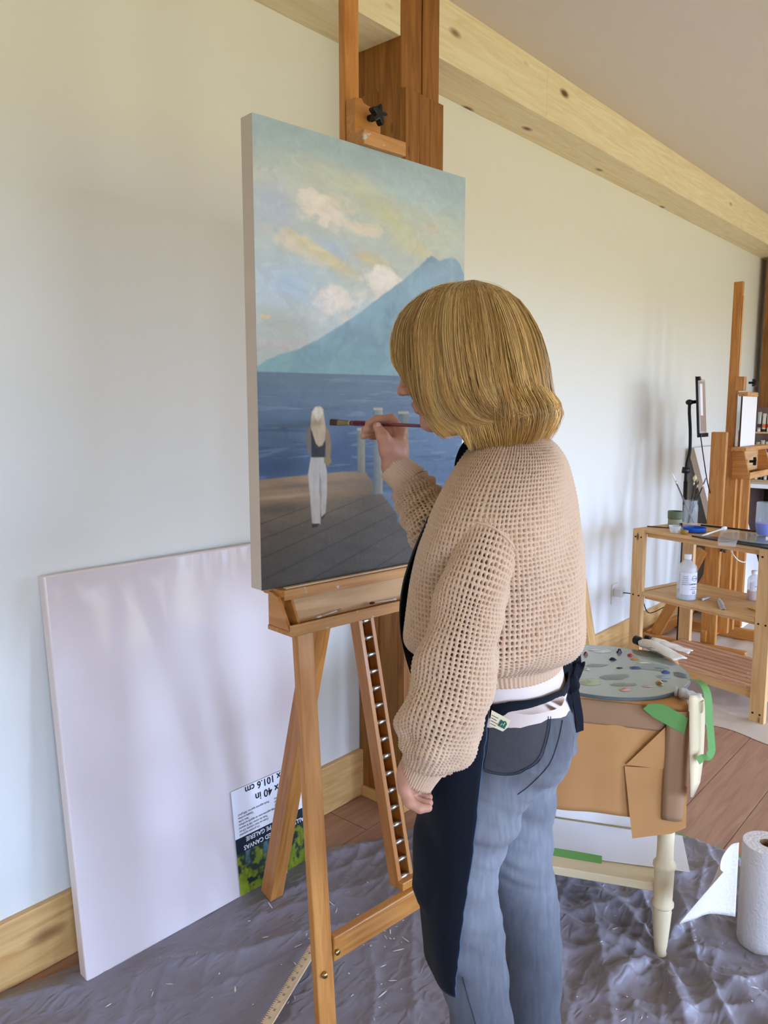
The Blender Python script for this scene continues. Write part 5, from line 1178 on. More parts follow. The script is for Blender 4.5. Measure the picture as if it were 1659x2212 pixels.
# crumpled foil-grey tube on the table edge
plain('tube_metal', rgb(196, 192, 186), 0.45, 0.4, metal=0.3, noise=.12, nscale=60); plain('tube_cream', rgb(222, 212, 196), 0.5, 0.35, noise=.12, nscale=40, bump=.4, bscale=40)
def paint_tube(name, a, b, w, th, label, mat='tube_cream', cap='black_plastic', group=None, bend=.0, parent_up=ZZ):
    """lying squeezed paint tube: cap at a, flat crimped end at b"""
    a = Vector(a); b = Vector(b); d = b - a; ln = d.length; M_ = frame(a, d, parent_up.cross(d)); t = thing(name, label, 'paint tube', a, group)
    n = 16; v = []; f = []; K = 14
    for i in range(K):
        s = i / (K - 1); x = ln * (.14 + .86 * s)
        ww = w / 2 * (.55 + .45 * min(1, s * 8)) * (1 + .12 * s) * (1 + .05 * math.sin(s * 17)); tt_ = th / 2 * max(.06, (1 - s ** 1.3)) * (.55 + .45 * min(1, s * 8)) * (1 + .12 * math.sin(s * 23))
        for k in range(n):
            q = 2 * math.pi * k / n; v.append((x, ww * math.cos(q), tt_ * math.sin(q) + th * .5 * (1 - .5 * s) + bend * math.sin(s * 3.1) + .0015 * math.sin(s * 21 + k)))
    for i in range(K - 1):
        for k in range(n): f.append((i * n + k, i * n + (k + 1) % n, (i + 1) * n + (k + 1) % n, (i + 1) * n + k))
    f += [tuple(range(n - 1, -1, -1)), tuple((K - 1) * n + k for k in range(n))]
    meshobj('tube_body', v, f, mat, t, M_, smooth=True)
    r = min(w * .28, th * .45)
    lathe('cap', [(r * .9, 0), (r, .001), (r, ln * .11), (r * .8, ln * .12), (r * .5, ln * .15)], cap, t, M_ @ Matrix.Translation((0, 0, th * .5)) @ Matrix.Rotation(math.pi / 2, 4, 'Y'), seg=18)
    return t
# glass palette
plain('palette_glass', rgb(150, 158, 152), 0.18, 0.5, coat=0.6, noise=0.10, nscale=7); plain('glass_rim', rgb(96, 104, 104), 0.2, 0.5)
pcen = TT(.2, .2, TZ + .0025); palette = thing('glass_palette', 'round grey-green glass palette with paint dabs on the side table', 'palette', pcen)
lathe('glass_disc', [(.0, .0), (.216, .0), (.2195, .003), (.2195, .007), (.217, .0095), (.0, .0095)], 'palette_glass', palette, Matrix.Translation(pcen), seg=96, cap=False)
lathe('worn_rim', [(.2165, .0096), (.2202, .0072), (.2203, .0024), (.2165, -.0002), (.2195, .0024), (.2195, .0072), (.2165, .0096)], 'glass_rim', palette, Matrix.Translation(pcen), seg=96, cap=False)
PZ = TZ + .0125
def dab(x, y, rx, ry, h_, c, rot=0.0, seed=0, rough=.35, name='paint_dab'):
    m_ = 'dab_%d_%d_%d' % c
    if m_ not in MATS: plain(m_, rgb(*c), rough, 0.5, noise=.15, nscale=80)
    p = onz(x, y, PZ); rg = np.random.RandomState(seed + int(x)); v = []; f = []; n = 14; R_ = 5; d1 = hd(40.9 - 90 + rot); d2 = hd(40.9 + rot)
    for j in range(R_):
        s = 1 - j / R_; ss = s ** .8
        for k in range(n):
            a_ = 2 * math.pi * k / n; jit = 1 + .35 * (vnoise(np.array([k * .9 + seed * 3.1 + x]), np.array([y * .1]))[0] - .5) * 2 * (.4 + .6 * s)
            v.append(p + d1 * (rx * ss * jit * math.cos(a_)) + d2 * (ry * ss * jit * math.sin(a_)) + ZZ * (h_ * (1 - s ** 2) * (1 + .5 * rg.uniform(-1, 1))))
    v.append(p + ZZ * h_ * 1.2)
    for j in range(R_ - 1):
        for k in range(n): f.append((j * n + k, j * n + (k + 1) % n, (j + 1) * n + (k + 1) % n, (j + 1) * n + k))
    f += [((R_ - 1) * n + k, (R_ - 1) * n + (k + 1) % n, len(v) - 1) for k in range(n)]
    return meshobj(name, v, f, m_, palette, smooth=True)
dab(1265, 1414, .007, .006, .007, (120, 62, 26)); dab(1338, 1409, .010, .007, .009, (22, 26, 52), 20, 1); dab(1323, 1425, .011, .006, .005, (20, 26, 50), 0, 2); dab(1302, 1407, .03, .012, .003, (214, 218, 214), 10, 3); dab(1285, 1404, .02, .008, .003, (220, 222, 220), 0, 13)
dab(1361, 1416, .008, .009, .005, (190, 60, 56), 0, 4); dab(1371, 1424, .012, .006, .003, (190, 140, 60), 0, 5); dab(1390, 1432, .022, .005, .002, (206, 206, 176), 0, 6)
dab(1372, 1443, .020, .010, .003, (70, 92, 132), -8, 7); dab(1338, 1443, .012, .003, .002, (30, 40, 66), 0, 8); dab(1424, 1444, .018, .010, .002, (118, 134, 140), 0, 9); dab(1437, 1452, .014, .010, .004, (60, 88, 140), 0, 10); dab(1432, 1462, .02, .012, .002, (150, 172, 188), 0, 11); dab(1430, 1471, .012, .005, .002, (90, 112, 132), 0, 12)
dab(1470, 1458, .016, .026, .002, (92, 108, 112), 0, 14); dab(1426, 1479, .010, .008, .006, (132, 104, 36), 0, 15); dab(1424, 1475, .010, .004, .006, (196, 178, 120), 0, 16); dab(1400, 1483, .014, .005, .002, (206, 168, 148), 0, 17); dab(1351, 1490, .015, .009, .004, (212, 160, 132), 10, 18)
dab(1268, 1473, .035, .026, .003, (176, 182, 148), 20, 19); dab(1290, 1437, .03, .014, .0015, (142, 148, 140), 0, 20); dab(1330, 1462, .04, .02, .0012, (132, 138, 132), 10, 21); dab(1268, 1446, .008, .006, .004, (206, 196, 176), 0, 22); dab(1345, 1478, .03, .012, .0012, (140, 146, 136), 0, 23); dab(1410, 1441, .04, .03, .0008, (146, 156, 156), 0, 24)
dab(1405, 1412, .045, .03, .0008, (112, 110, 88), -20, 25)
pt = paint_tube('paint_tube', onz(1372, 1392, PZ), onz(1470, 1430, PZ), .048, .030, 'big squeezed cream paint tube with a black cap on the glass palette', bend=.004)
paint_tube('paint_tube', onz(1392, 1384, PZ + .004), onz(1492, 1412, PZ - .008), .040, .020, 'flattened printed paint tube lying behind the big cream tube on the palette')
textmesh('lettering', 'OIL', .018, 'print_grey', frame(onz(1398, 1402, PZ + .030), hd(-30), hd(60)), pt)
paint_tube('paint_tube', TT(.03, .055, TZ + .004), TT(-.035, .05, TZ + .002), .05, .026, 'grey rolled-up tube at the table corner beside the green tape', mat='tube_metal', cap='tube_metal')
# long curling tape hanging from the table edge
tw = [at(x, y, d) for x, y, d in ((1494, 1468, 1.93), (1508, 1471, 1.90), (1521, 1482, 1.875), (1529, 1505, 1.862), (1532, 1550, 1.858), (1536, 1600, 1.856), (1537, 1622, 1.855), (1530, 1634, 1.852), (1518, 1637, 1.85), (1507, 1644, 1.848))]
tag(ribbon('curling_tape', smoothpts([tuple(p) for p in tw], 40).tolist(), (RT + FW * .2), .020, .0007, 'green_tape'), 'long green tape strip curling down from the table edge', 'tape')
# things on the lower shelf
sh = thing('paper_sheet', 'white paper sheet lying on the lower table shelf', 'paper', TT(.2, .15, .197))
q = [onz(*p, .1985) for p in ((1182, 1766), (1352, 1792), (1474, 1806), (1490, 1884), (1300, 1858), (1180, 1838))]
meshobj('sheet', [p for p in q] + [p + ZZ * .0012 for p in q], [(5, 4, 3, 2, 1, 0), (6, 7, 8, 9, 10, 11)] + [(i, (i + 1) % 6, 6 + (i + 1) % 6, 6 + i) for i in range(6)], 'white_paper', sh)
ta, tb = onz(1176, 1838, .2005), onz(1300, 1859, .2005)
tag(ribbon('shelf_tape', [ta, (ta + tb) / 2 + ZZ * .001, tb], (ZZ * .5 + t2 * .8), .026, .0007, 'green_tape'), 'green tape along the front of the lower table shelf', 'tape')
wb = thing('small_canvas', 'small white canvas standing on the lower shelf behind the kraft paper', 'canvas', TT(.28, .3, .2)); wbm = box('canvas_body', .09, .47, .285, .305, .2, .44, 'canvas_white', wb, MTr, bevel=.002)
# ================================================================== pine cart by the wall
KD, KE = hd(75), hd(-15); K0 = onz(1648, 1568); K0 = Vector((K0.x, K0.y, 0))
def K(s, t, z): return K0 + KD * s + KE * t + ZZ * z
MK = Matrix(((KD.x, KE.x, 0, K0.x), (KD.y, KE.y, 0, K0.y), (0, 0, 1, 0), (0, 0, 0, 1)))
SL, TDp, ZT, ZM = .75, .45, .805, .483
cart = thing('pine_cart', 'three-tier pine shelf cart with slatted bottom beside the wall', 'cart', K(.37, .2, 0))
screw = None
for s in (.035, SL - .035):
    for t in (.012, TDp - .012):
        lg = board('leg', K(s, t, .004), K(s, t, ZT - .002), .07, .024, KD, 'cart_wood', cart, bevel=.002)
        if t < .1:
            for ds in (-.017, .017):
                for z in (.045, .46, .765): 
                    q = K(s + ds, t - .0125, z); cyl_between('screw', q + KE * .001, q - KE * .0012, .0045, 'black_rubber', lg, seg=10)
for z in (ZT - .018, ZM - .018, .125):
    for t in (.036, TDp - .036): board('rail', K(.0705, t, z - .004), K(SL - .0705, t, z - .004), .032 if z > .2 else .045, .022, ZZ, 'cart_wood', cart, bevel=.002)
    for s in (.012, SL - .012): board('end_rail', K(s, .026, z - .004), K(s, TDp - .026, z - .004), .030, .02, ZZ, 'cart_wood', cart, bevel=.002)
for i in range(4):
    w = (TDp - .004) / 4; board('top_board', K(.0, .002 + w * (i + .5), ZT - .007), K(SL, .002 + w * (i + .5), ZT - .007), w - .005, .014, KE, 'cart_wood', cart, bevel=.0015)
for i in range(2):
    w = (TDp - .05) / 2; board('middle_board', K(.072, .025 + w * (i + .5), ZM - .007), K(SL - .072, .025 + w * (i + .5), ZM - .007), w - .003, .014, KE, 'cart_wood', cart, bevel=.0015)
board('middle_lip', K(.072, .012, ZM - .010), K(SL - .072, .012, ZM - .010), .02, .02, KE, 'cart_wood', cart, bevel=.0015)
for i in range(8):
    w = .42 / 8; board('slat', K(.03, .015 + w * (i + .5), .146), K(SL - .03, .015 + w * (i + .5), .146), w - .014, .014, KE, 'slat_wood', cart, bevel=.0015)
# ---- on the cart
plain('clear_glass', rgb(225, 232, 235), 0.03, 0.8, alpha=0.16); plain('clear_plastic', rgb(235, 236, 236), 0.12, 0.6, alpha=0.3); plain('blue_liquid', rgb(4, 44, 200), 0.05, 0.3)
plain('amber_liquid', rgb(206, 116, 30), 0.05, 0.4); plain('pale_liquid', rgb(206, 214, 232), 0.05, 0.5, alpha=.35)
plain('blue_lid', rgb(10, 84, 176), 0.4, 0.4); plain('tin_green', rgb(96, 104, 74), 0.5, 0.35, noise=.3, nscale=60); plain('tin_label', rgb(150, 146, 120), 0.6, 0.3, noise=.3, nscale=90); plain('gold_cap', rgb(160, 120, 44), 0.35, 0.4); plain('label_paper', rgb(222, 220, 224), 0.6)
plain('dark_handle', rgb(40, 30, 28), 0.35, 0.4); plain('grey_handle', rgb(120, 112, 108), 0.35, 0.4); plain('pale_bristle', rgb(214, 196, 150), 0.8)
tin = thing('paint_tin', 'small dented green tin at the left of the cart top', 'tin', K(.645, .20, ZT))
lathe('tin_lower', [(.034, 0), (.035, .001), (.035, .045), (.034, .046)], 'tin_label', tin, Matrix.Translation(K(.645, .20, ZT)), seg=32)
lathe('tin_upper', [(.034, .046), (.037, .048), (.038, .085), (.036, .087), (.034, .086), (.034, .05)], 'tin_green', tin, Matrix.Translation(K(.645, .20, ZT)), seg=32, cap=False)
box('label_code', -.006, .006, -.0008, .0, .008, .030, 'print_black', tin, frame(K(.645, .20, ZT) - FH * .0352 + RT * .020, RT, FH))
jc0 = K(.648, .335, ZT + .0005)
jar = thing('glass_jar', 'clear glass jar standing behind the green tin on the cart', 'jar', jc0)
lathe('jar_wall', [(.0, .0), (.034, .0), (.037, .004), (.037, .105), (.031, .118), (.031, .122), (.034, .124), (.034, .132), (.031, .134), (.029, .132), (.029, .118), (.0345, .104), (.0345, .006), (.0, .004)], 'clear_glass', jar, Matrix.Translation(jc0), seg=40, cap=False)
def small_brush(x0, y0, x1, y1, dm, label, hm='dark_handle', bm='pale_bristle', bl=.03, r=.0028, tipw=1.0):
    a = jc0 + ZZ * .012 + RT * ((x0 - 1493) * .0012) + FH * dm * .5; b = at(x1, y1, (jc0 - CAM).dot(FW) + dm); d = (b - a).normalized(); ln = (b - a).length
    t = thing('paint_brush', label, 'paint brush', a, 'brushes in the glass jar')
    tube('handle', [a, a + d * (ln - bl - .02) * .5, a + d * (ln - bl - .02)], [r * .7, r * 1.3, r], hm, t, seg=8)
    tube('ferrule', [a + d * (ln - bl - .022), a + d * (ln - bl)], [r * 1.05, r * 1.1], 'steel', t, seg=8); tube('bristles', [a + d * (ln - bl), a + d * (ln - bl * .5), b], [r * 1.1, r * 1.35 * tipw, r * .35 * tipw], bm, t, seg=8)
small_brush(1508, 1130, 1451, 1020, -.01, 'long grey brush leaning left out of the jar', 'grey_handle', 'white_plastic', .05, .0040)
small_brush(1484, 1130, 1502, 1026, .0, 'dark-handled brush with a wide cream tip in the jar', 'dark_handle', 'pale_bristle', .035, .0034, 2.6)
small_brush(1490, 1130, 1509, 1038, .012, 'thin dark brush standing upright in the jar', 'dark_handle', 'dark_handle', .02, .0026)
small_brush(1482, 1130, 1526, 1030, .006, 'pale-tipped brush leaning right out of the jar', 'dark_handle', 'grey_handle', .04, .0030)
lid = lathe('blue_lid', [(.0, .002), (.052, .002), (.054, .004), (.055, .024), (.053, .0245), (.051, .006), (.0, .005)], 'blue_lid', None, Matrix.Translation(K(.50, .155, ZT)), seg=48, cap=False); tag(lid, 'round bright blue plastic lid lying open on the cart top', 'lid')
cup = lathe('plastic_cup', [(.0, .001), (.022, .001), (.030, .036), (.0315, .037), (.029, .036), (.021, .003), (.0, .003)], 'clear_plastic', None, Matrix.Translation(K(.535, .045, ZT)), seg=32, cap=False); tag(cup, 'small clear plastic cup in front of the blue lid', 'cup')
cap_ = lathe('gold_cap', [(.0, .0), (.016, .0), (.0165, .001), (.0165, .018), (.0155, .0195), (.0, .0195)], 'gold_cap', None, Matrix.Translation(K(.485, .055, ZT)), seg=32); tag(cap_, 'small mustard-yellow screw cap beside the clear plastic cup', 'cap')
tag(board('dark_stick', K(.74, .10, ZT + .004), K(.62, .155, ZT + .004), .008, .005, KE, 'dark_handle', None), 'dark flat stick lying at the left end of the cart top', 'stick')
tag(board('dark_stick', K(.60, .36, ZT + .006), K(.30, .40, ZT + .006), .014, .008, KE, 'dark_handle', None), 'long dark stick lying along the back of the cart top', 'stick')
dp = thing('cart_palette', 'black-edged palette board with an oval glass on the cart top', 'palette', K(.2, .2, ZT))
prism('palette_board', [(.0, -.01), (.36, .0), (.42, .015), (.36, .05), (.24, .16), (.0, .30)], .006, 'black_plastic', dp, MK @ Matrix.Translation((0, .0, ZT + .0005)), bevel=.001)
lathe('oval_glass', [(0, 0), (.148, 0), (.15, .002), (.15, .006), (.148, .008), (0, .008)], 'palette_glass', dp, Matrix.Translation(K(.17, .17, ZT + .0068)) @ MK.to_3x3().to_4x4() @ Matrix.Diagonal((1.2, .85, 1, 1)), seg=64, cap=False)
wbv = thing('white_brush', 'white-handled brush lying across the cart palette edge', 'paint brush', K(.43, .02, ZT + .012))
qa, qb = onz(1517, 1157, ZT + .014), onz(1566, 1141, ZT + .018); qd = (qb - qa).normalized()
tube('handle', [qa, qa + qd * .07, qa + qd * .15, qb - qd * .03], [.002, .005, .004, .006], 'white_plastic', wbv, seg=10); tube('bristles', [qb - qd * .032, qb - qd * .01, qb + qd * .01], [.009, .011, .008], 'cotton', wbv, seg=10)
strip = [onz(1578, 1144, ZT + .016), onz(1574, 1160, ZT + .016), onz(1572, 1168, ZT + .014)]; strip.append(at(1570, 1180, (strip[-1] - CAM).dot(FW) - .012))
tag(ribbon('plastic_strip', smoothpts([tuple(p) for p in strip], 14).tolist(), KD, .085, .0012, 'clear_plastic'), 'clear plastic strip folded over the front edge of the cart', 'plastic strip')
gc0 = K(.19, .245, ZT + .0155)
glass = thing('water_glass', 'tall clear glass with bright blue liquid on the cart', 'glass', gc0)
lathe('tumbler', [(0, 0), (.030, 0), (.033, .003), (.042, .04), (.041, .158), (.0395, .1585), (.040, .04), (.031, .006), (0, .005)], 'clear_glass', glass, Matrix.Translation(gc0), seg=40, cap=False)
lathe('liquid', [(0, .0055), (.0305, .0065), (.0395, .04), (.0395, .060), (0, .060)], 'blue_liquid', glass, Matrix.Translation(gc0), seg=40, cap=False)
paint_tube('paint_tube', K(.10, .10, ZT + .015), K(.0, .155, ZT + .015), .035, .022, 'silver squeezed tube next to the glass of blue liquid', mat='tube_metal', cap='white_plastic')
# ---- on the middle shelf
def bottle(name, c, r, h_, label, liq, lh, capm, nr, text=None):
    t = thing(name, label, 'bottle', c)
    lathe('bottle_wall', [(0, 0), (r * .92, 0), (r, .004), (r, h_ * .68), (r * .92, h_ * .76), (nr * 1.15, h_ * .86), (nr, h_ * .88), (nr, h_ * .95), (nr * .9, h_ * .95), (nr * .9, h_ * .875), (r * .86, h_ * .75), (r * .94, h_ * .67), (r * .94, .006), (0, .005)], 'clear_plastic', t, Matrix.Translation(c), seg=40, cap=False)
    lathe('liquid', [(0, .006), (r * .93, .007), (r * .93, lh), (0, lh)], liq, t, Matrix.Translation(c), seg=32, cap=False)
    lathe('cap', [(0, h_ * .90), (nr * 1.15, h_ * .90), (nr * 1.15, h_), (nr * 1.0, h_ * 1.01), (0, h_ * 1.01)], capm, t, Matrix.Translation(c), seg=28, cap=False)
    v = []; f = []; n = 18
    a0 = math.atan2(-FH.y, -FH.x)
    for j, z in enumerate((h_ * (.14 if r > .04 else .34), h_ * .62)):
        for k in range(n): a = a0 - 1.1 + 2.2 * k / (n - 1); v.append((r * 1.012 * math.cos(a), r * 1.012 * math.sin(a), z))
    lb_ = meshobj('label', v, [(k, k + 1, n + k + 1, n + k) for k in range(n - 1)], 'label_paper', t, Matrix.Translation(c), smooth=True)
    if text:
        for s_, a, z, sz, m_ in text:
            aa = a0 + a; p = c + Vector((math.cos(aa), math.sin(aa), 0)) * (r * 1.03) + ZZ * z
            textmesh('lettering', s_, sz, m_, frame(p, Vector((-math.sin(aa), math.cos(aa), 0)), ZZ), lb_, ext=.0002, align='CENTER')
    return t
plain('print_red', rgb(180, 70, 60), .5)
g0 = K(.46, .055, ZM + .0005)
gb = bottle('solvent_bottle', g0, .046, .225, 'large clear solvent bottle with white printed label on the middle shelf', 'pale_liquid', .045, 'white_plastic', .015, [('GAMSOL', .36, .080, .0125, 'print_black'), ('ODORLESS', .42, .066, .007, 'print_red'), ('MINERAL SPIRITS', .42, .057, .006, 'print_red'), ('33.8 fl oz', .42, .036, .006, 'print_grey'), ('solvent for', -.5, .120, .006, 'print_grey'), ('oil painting', -.5, .110, .006, 'print_grey'), ('thin colors', -.5, .100, .006, 'print_grey'), ('clean brushes', -.5, .090, .006, 'print_grey'), ('use with care', -.5, .080, .006, 'print_grey')])
for rad, zc in ((.013, .112), (.0065, .046)):
    aa = math.atan2(-FH.y, -FH.x) + .42; nrm_ = Vector((math.cos(aa), math.sin(aa), 0)); tn_ = Vector((-math.sin(aa), math.cos(aa), 0)); cc_ = g0 + nrm_ * .0478 + ZZ * zc
    tube('round_emblem', [cc_ + tn_ * (rad * math.cos(t)) + ZZ * (rad * math.sin(t)) for t in np.linspace(0, 6.283, 24)], .0007, 'print_black', gb, seg=5)
aa = math.atan2(-FH.y, -FH.x) + .42
textmesh('lettering', 'GAMBLIN', .0055, 'print_black', frame(g0 + Vector((math.cos(aa), math.sin(aa), 0)) * .0482 + ZZ * .110, Vector((-math.sin(aa), math.cos(aa), 0)), ZZ), gb, ext=.0002, align='CENTER')
bottle('oil_bottle', K(.265, .315, ZM + .0005), .030, .145, 'small bottle with amber oil and a white cap on the middle shelf', 'amber_liquid', .046, 'white_plastic', .0125, [('MEDIUM', .1, .070, .008, 'print_grey'), ('4 fl oz', .1, .05, .006, 'print_grey')])
paint_tube('paint_tube', onz(1518, 1298, ZM), onz(1532, 1289, ZM), .020, .012, 'tiny silver tube just right of the solvent bottle', mat='tube_metal', cap='white_plastic')
paint_tube('paint_tube', onz(1553, 1298, ZM), onz(1562, 1318, ZM), .024, .016, 'curled grey paint tube in the middle of the shelf', mat='tube_metal', cap='tube_metal')
plain('tube_yellow', rgb(226, 190, 40), 0.45, 0.4)
paint_tube('paint_tube', onz(1659, 1330, ZM), onz(1620, 1314, ZM), .022, .014, 'yellow paint tube near the front right of the middle shelf', mat='tube_yellow', cap='white_plastic')
# ================================================================== outlet, plug and cord
oc = ony(1327, 1282, Y1 - .003)
outlet = thing('wall_outlet', 'white wall outlet plate with a plug in it', 'outlet', oc)
box('plate', -.036, .036, -.003, .0025, -.058, .058, 'white_plastic', outlet, Matrix.Translation((oc.x, oc.y, oc.z)), bevel=.002)
plug = thing('power_plug', 'white power adapter plugged into the wall outlet', 'plug', oc + Vector((.004, -.004, .008)))
box('adapter', -.024, .030, -.052, -.0035, -.012, .034, 'white_plastic', plug, Matrix.Translation((oc.x, oc.y, oc.z)), bevel=.004)
cp = [oc + Vector((.0, -.052, .012)), oc + Vector((.02, -.085, .010)), oc + Vector((.05, -.11, -.004)), oc + Vector((.12, -.12, -.05)), oc + Vector((.3, -.09, -.16)), oc + Vector((.62, -.06, -.19))]
tube('cord', smoothpts([tuple(p) for p in cp], 30).tolist(), .003, 'black_rubber', plug, seg=6)
# ================================================================== pale board leaning on the wall behind her
lb0, lb1 = ony(1236, 1120, Y1 - .02), ony(1283, 1430, Y1 - .14)
lb1 = lb0 + (lb1 - lb0) * ((lb0.z - .004) / (lb0.z - lb1.z))
tag(board('leaning_board', lb0, lb1, .075, .02, (1, 0, 0), 'pine_base', None, bevel=.002), 'narrow pine board leaning on the wall behind her back', 'board')
# ================================================================== beige drop cloth under the cart
plain('beige_cloth', rgb(206, 188, 168), 0.85, 0.15, bump=.1, bscale=300)
GX2, GY2 = np.meshgrid(np.linspace(3.46, 5.6, 120), np.linspace(.3, 1.80, 90)); Hh = .002 + .012 * ridged(GX2 * 4 + GY2 * 2, GY2 * 5, 3) * sstep(3.46, 3.7, GX2); GX2 = GX2 + .03 * np.sin(GY2 * 14) * sstep(3.6, 3.46, GX2)
Hh = np.minimum(Hh, .012)
tag(npobj('canvas_drop_cloth', np.stack([GX2.ravel(), GY2.ravel(), Hh.ravel()], 1), np.array(grid_faces(120, 90)), 'beige_cloth', None), 'beige canvas drop cloth spread under the pine cart', 'drop cloth')
# ================================================================== second easel behind the cart
ez = thing('studio_easel', 'brown wooden studio easel with crank tray standing behind the pine cart', 'easel', (4.7, 1.42, 0))
X2, Y2 = 4.70, 1.42
for x in (4.47, 4.95):
    board('foot_rail', (x, 1.20, .042), (x, 1.80, .042), .07, .045, ZZ, 'easel_wood', ez, bevel=.01)
    board('upright', (x + .03, Y2, .075), (x + .03, Y2, 1.29), .085, .03, (0, 1, 0), 'easel_wood', ez, bevel=.006)
    board('brace', (x + .005, 1.72, .08), (x + .01, 1.47, .62), .06, .025, (0, 1, 0), 'easel_wood', ez, bevel=.003)
board('cross_rail', (4.47, 1.44, .12), (4.98, 1.44, .12), .07, .03, ZZ, 'easel_wood', ez, bevel=.003); board('rear_rail', (4.47, 1.76, .06), (4.98, 1.76, .06), .06, .03, ZZ, 'easel_wood', ez, bevel=.003)
for dx in (-.05, .05):
    board('centre_post', (X2 + .045 + dx, Y2 - .02, .10), (X2 + .045 + dx, Y2 - .02, 1.2), .055, .035, (0, 1, 0), 'easel_wood', ez, bevel=.003)
mt = board('mast', (X2 + .02, Y2 + .01, .6), (X2 + .02, Y2 + .01, 2.13), .05, .03, (0, 1, 0), 'easel_wood', ez, bevel=.004)
board('mast_face', (X2 + .02, Y2 - .018, 1.5), (X2 + .02, Y2 - .018, 2.05), .022, .004, (1, 0, 0), 'easel_pale', ez)
board('mast_clamp', (X2 + .02, Y2 - .03, 1.52), (X2 + .02, Y2 - .03, 1.60), .05, .045, (0, 1, 0), 'easel_wood', ez, bevel=.003)
board('clamp_lip', (X2 - .06, Y2 - .07, 1.50), (X2 + .14, Y2 - .07, 1.50), .024, .05, ZZ, 'easel_paint', ez, bevel=.003)
star_knob(Vector((X2 + .045, Y2 - .085, 1.565)), Vector((.5, -.86, 0)), .022, ez)
board('tray_ledge', (4.545, Y2 - .09, 1.195), (5.05, Y2 - .09, 1.195), .08, .022, (0, 1, 0), 'easel_paint', ez, bevel=.002)
board('tray_back', (4.61, Y2 - .055, 1.12), (5.04, Y2 - .055, 1.12), .13, .015, ZZ, 'easel_pale', ez)
board('tray_front', (4.61, Y2 - .135, 1.045), (5.04, Y2 - .135, 1.045), .035, .014, ZZ, 'easel_paint', ez, bevel=.002); board('tray_floor', (4.61, Y2 - .095, 1.03), (5.04, Y2 - .095, 1.03), .085, .012, (0, 1, 0), 'easel_paint', ez)
for x in (4.605, 5.03): prism('tray_end', [(Y2 - .142, 1.024), (Y2 - .045, 1.024), (Y2 - .045, 1.185), (Y2 - .10, 1.185)], .015, 'easel_wood', ez, Matrix(((0, 0, 1, x), (1, 0, 0, 0), (0, 1, 0, 0), (0, 0, 0, 1))))
star_knob(Vector((4.80, Y2 - .10, 1.115)), Vector((.35, -.93, 0)), .026, ez)
star_knob(Vector((4.475, Y2 - .06, .64)), Vector((-.7, -.7, 0)), .024, ez)
pn = thing('primed_panel', 'blank grey-white panel held upright on the second easel', 'panel', (4.74, Y2 - .07, 1.207))
box('panel', 4.585, 4.86, Y2 - .085, Y2 - .078, 1.2075, 1.487, 'canvas_white', pn); board('panel_edge', (4.584, Y2 - .081, 1.2075), (4.584, Y2 - .081, 1.487), .008, .0015, (0, 1, 0), 'dark_handle', pn, bevel=0)
# ================================================================== tablet on a black gooseneck stand
DTb = 4.30
tb = thing('tablet_stand', 'black gooseneck floor stand holding a tablet near the wall', 'stand', (at(1484, 1130, DTb).x, at(1484, 1130, DTb).y, 0))
polp = [at(1478, 1140, DTb), at(1481, 1040, DTb), at(1484, 1000, DTb), at(1490, 975, DTb), at(1491, 930, DTb), at(1489, 890, DTb), at(1490, 870, DTb)]
base_p = Vector((polp[0].x, polp[0].y, .02)); tube('pole', [base_p, polp[0], polp[1]], [.012, .012, .011], 'black_plastic', tb, seg=12)
tube('gooseneck', smoothpts([tuple(p) for p in polp[1:]], 24).tolist(), .0085, 'black_rubber', tb, seg=10); lathe('base', [(0, 0), (.085, 0), (.085, .012), (.02, .022), (0, .022)], 'black_plastic', tb, Matrix.Translation((polp[0].x, polp[0].y, .004)), seg=32, cap=False)
cyl_between('collar', at(1480, 1022, DTb), at(1482, 1010, DTb), .020, 'black_plastic', tb, seg=14); cyl_between('clamp_screw', at(1474, 1020, DTb), at(1490, 1019, DTb), .006, 'black_plastic', tb, seg=10)
npobj('ball_joint', *sdf_mesh([('ell', A(at(1489, 869, DTb)), I3, (.02, .02, .016), .01), ('cone', A(at(1489, 869, DTb)), A(at(1502, 868, DTb + .01)), .010, .010, .008)], .004), 'black_plastic', tb)
tdir = (RT * .62 + FH * .78).normalized(); tn_ = ZZ.cross(tdir); tup = (ZZ * .985 - RT * .10).normalized()
MTb = frame(at(1511, 937, DTb - .02), tdir, tup)
hold_ = prism('holder_plate', [(-.012, 0), (.11, -.02), (.11, .3), (-.012, .315)], .006, 'black_plastic', tb, MTb @ Matrix.Translation((0, 0, -.010)))
tablet = thing('tablet', 'tablet computer showing a picture in the gooseneck holder', 'tablet', at(1512, 935, DTb))
box('tablet_body', 0, .115, .0, .30, -.003, .005, 'tube_metal', tablet, MTb, bevel=.002)
m_, n__, b__ = newmat('tablet_screen'); b__.inputs['Base Color'].default_value = rgb(150, 132, 122); b__.inputs['Roughness'].default_value = .1
b__.inputs['Emission Color'].default_value = rgb(170, 150, 140); b__.inputs['Emission Strength'].default_value = .25
scn_ = box('screen', .006, .109, .012, .288, .0052, .0058, 'tablet_screen', tablet, MTb); box('screen_picture', .012, .055, .10, .275, .006, .0064, 'white_paper', scn_, MTb)
for y_ in (-.012, .300): box('holder_clip', -.006, .016 if y_ > 0 else .125, y_ - .008, y_ + .014, -.012, .012, 'black_plastic', hold_, MTb, bevel=.002)
cb_ = [at(1513, 938, DTb), at(1520, 990, DTb + .01), at(1530, 1050, DTb + .05), at(1545, 1100, DTb + .10), at(1556, 1140, DTb + .14), at(1545, 1250, DTb + .2), at(1540, 1340, DTb + .2)]
tag(tube('charging_cable', smoothpts([tuple(p) for p in cb_], 36).tolist(), .0028, 'black_rubber', None, seg=6), 'thin dark cable hanging down from the tablet', 'cable')
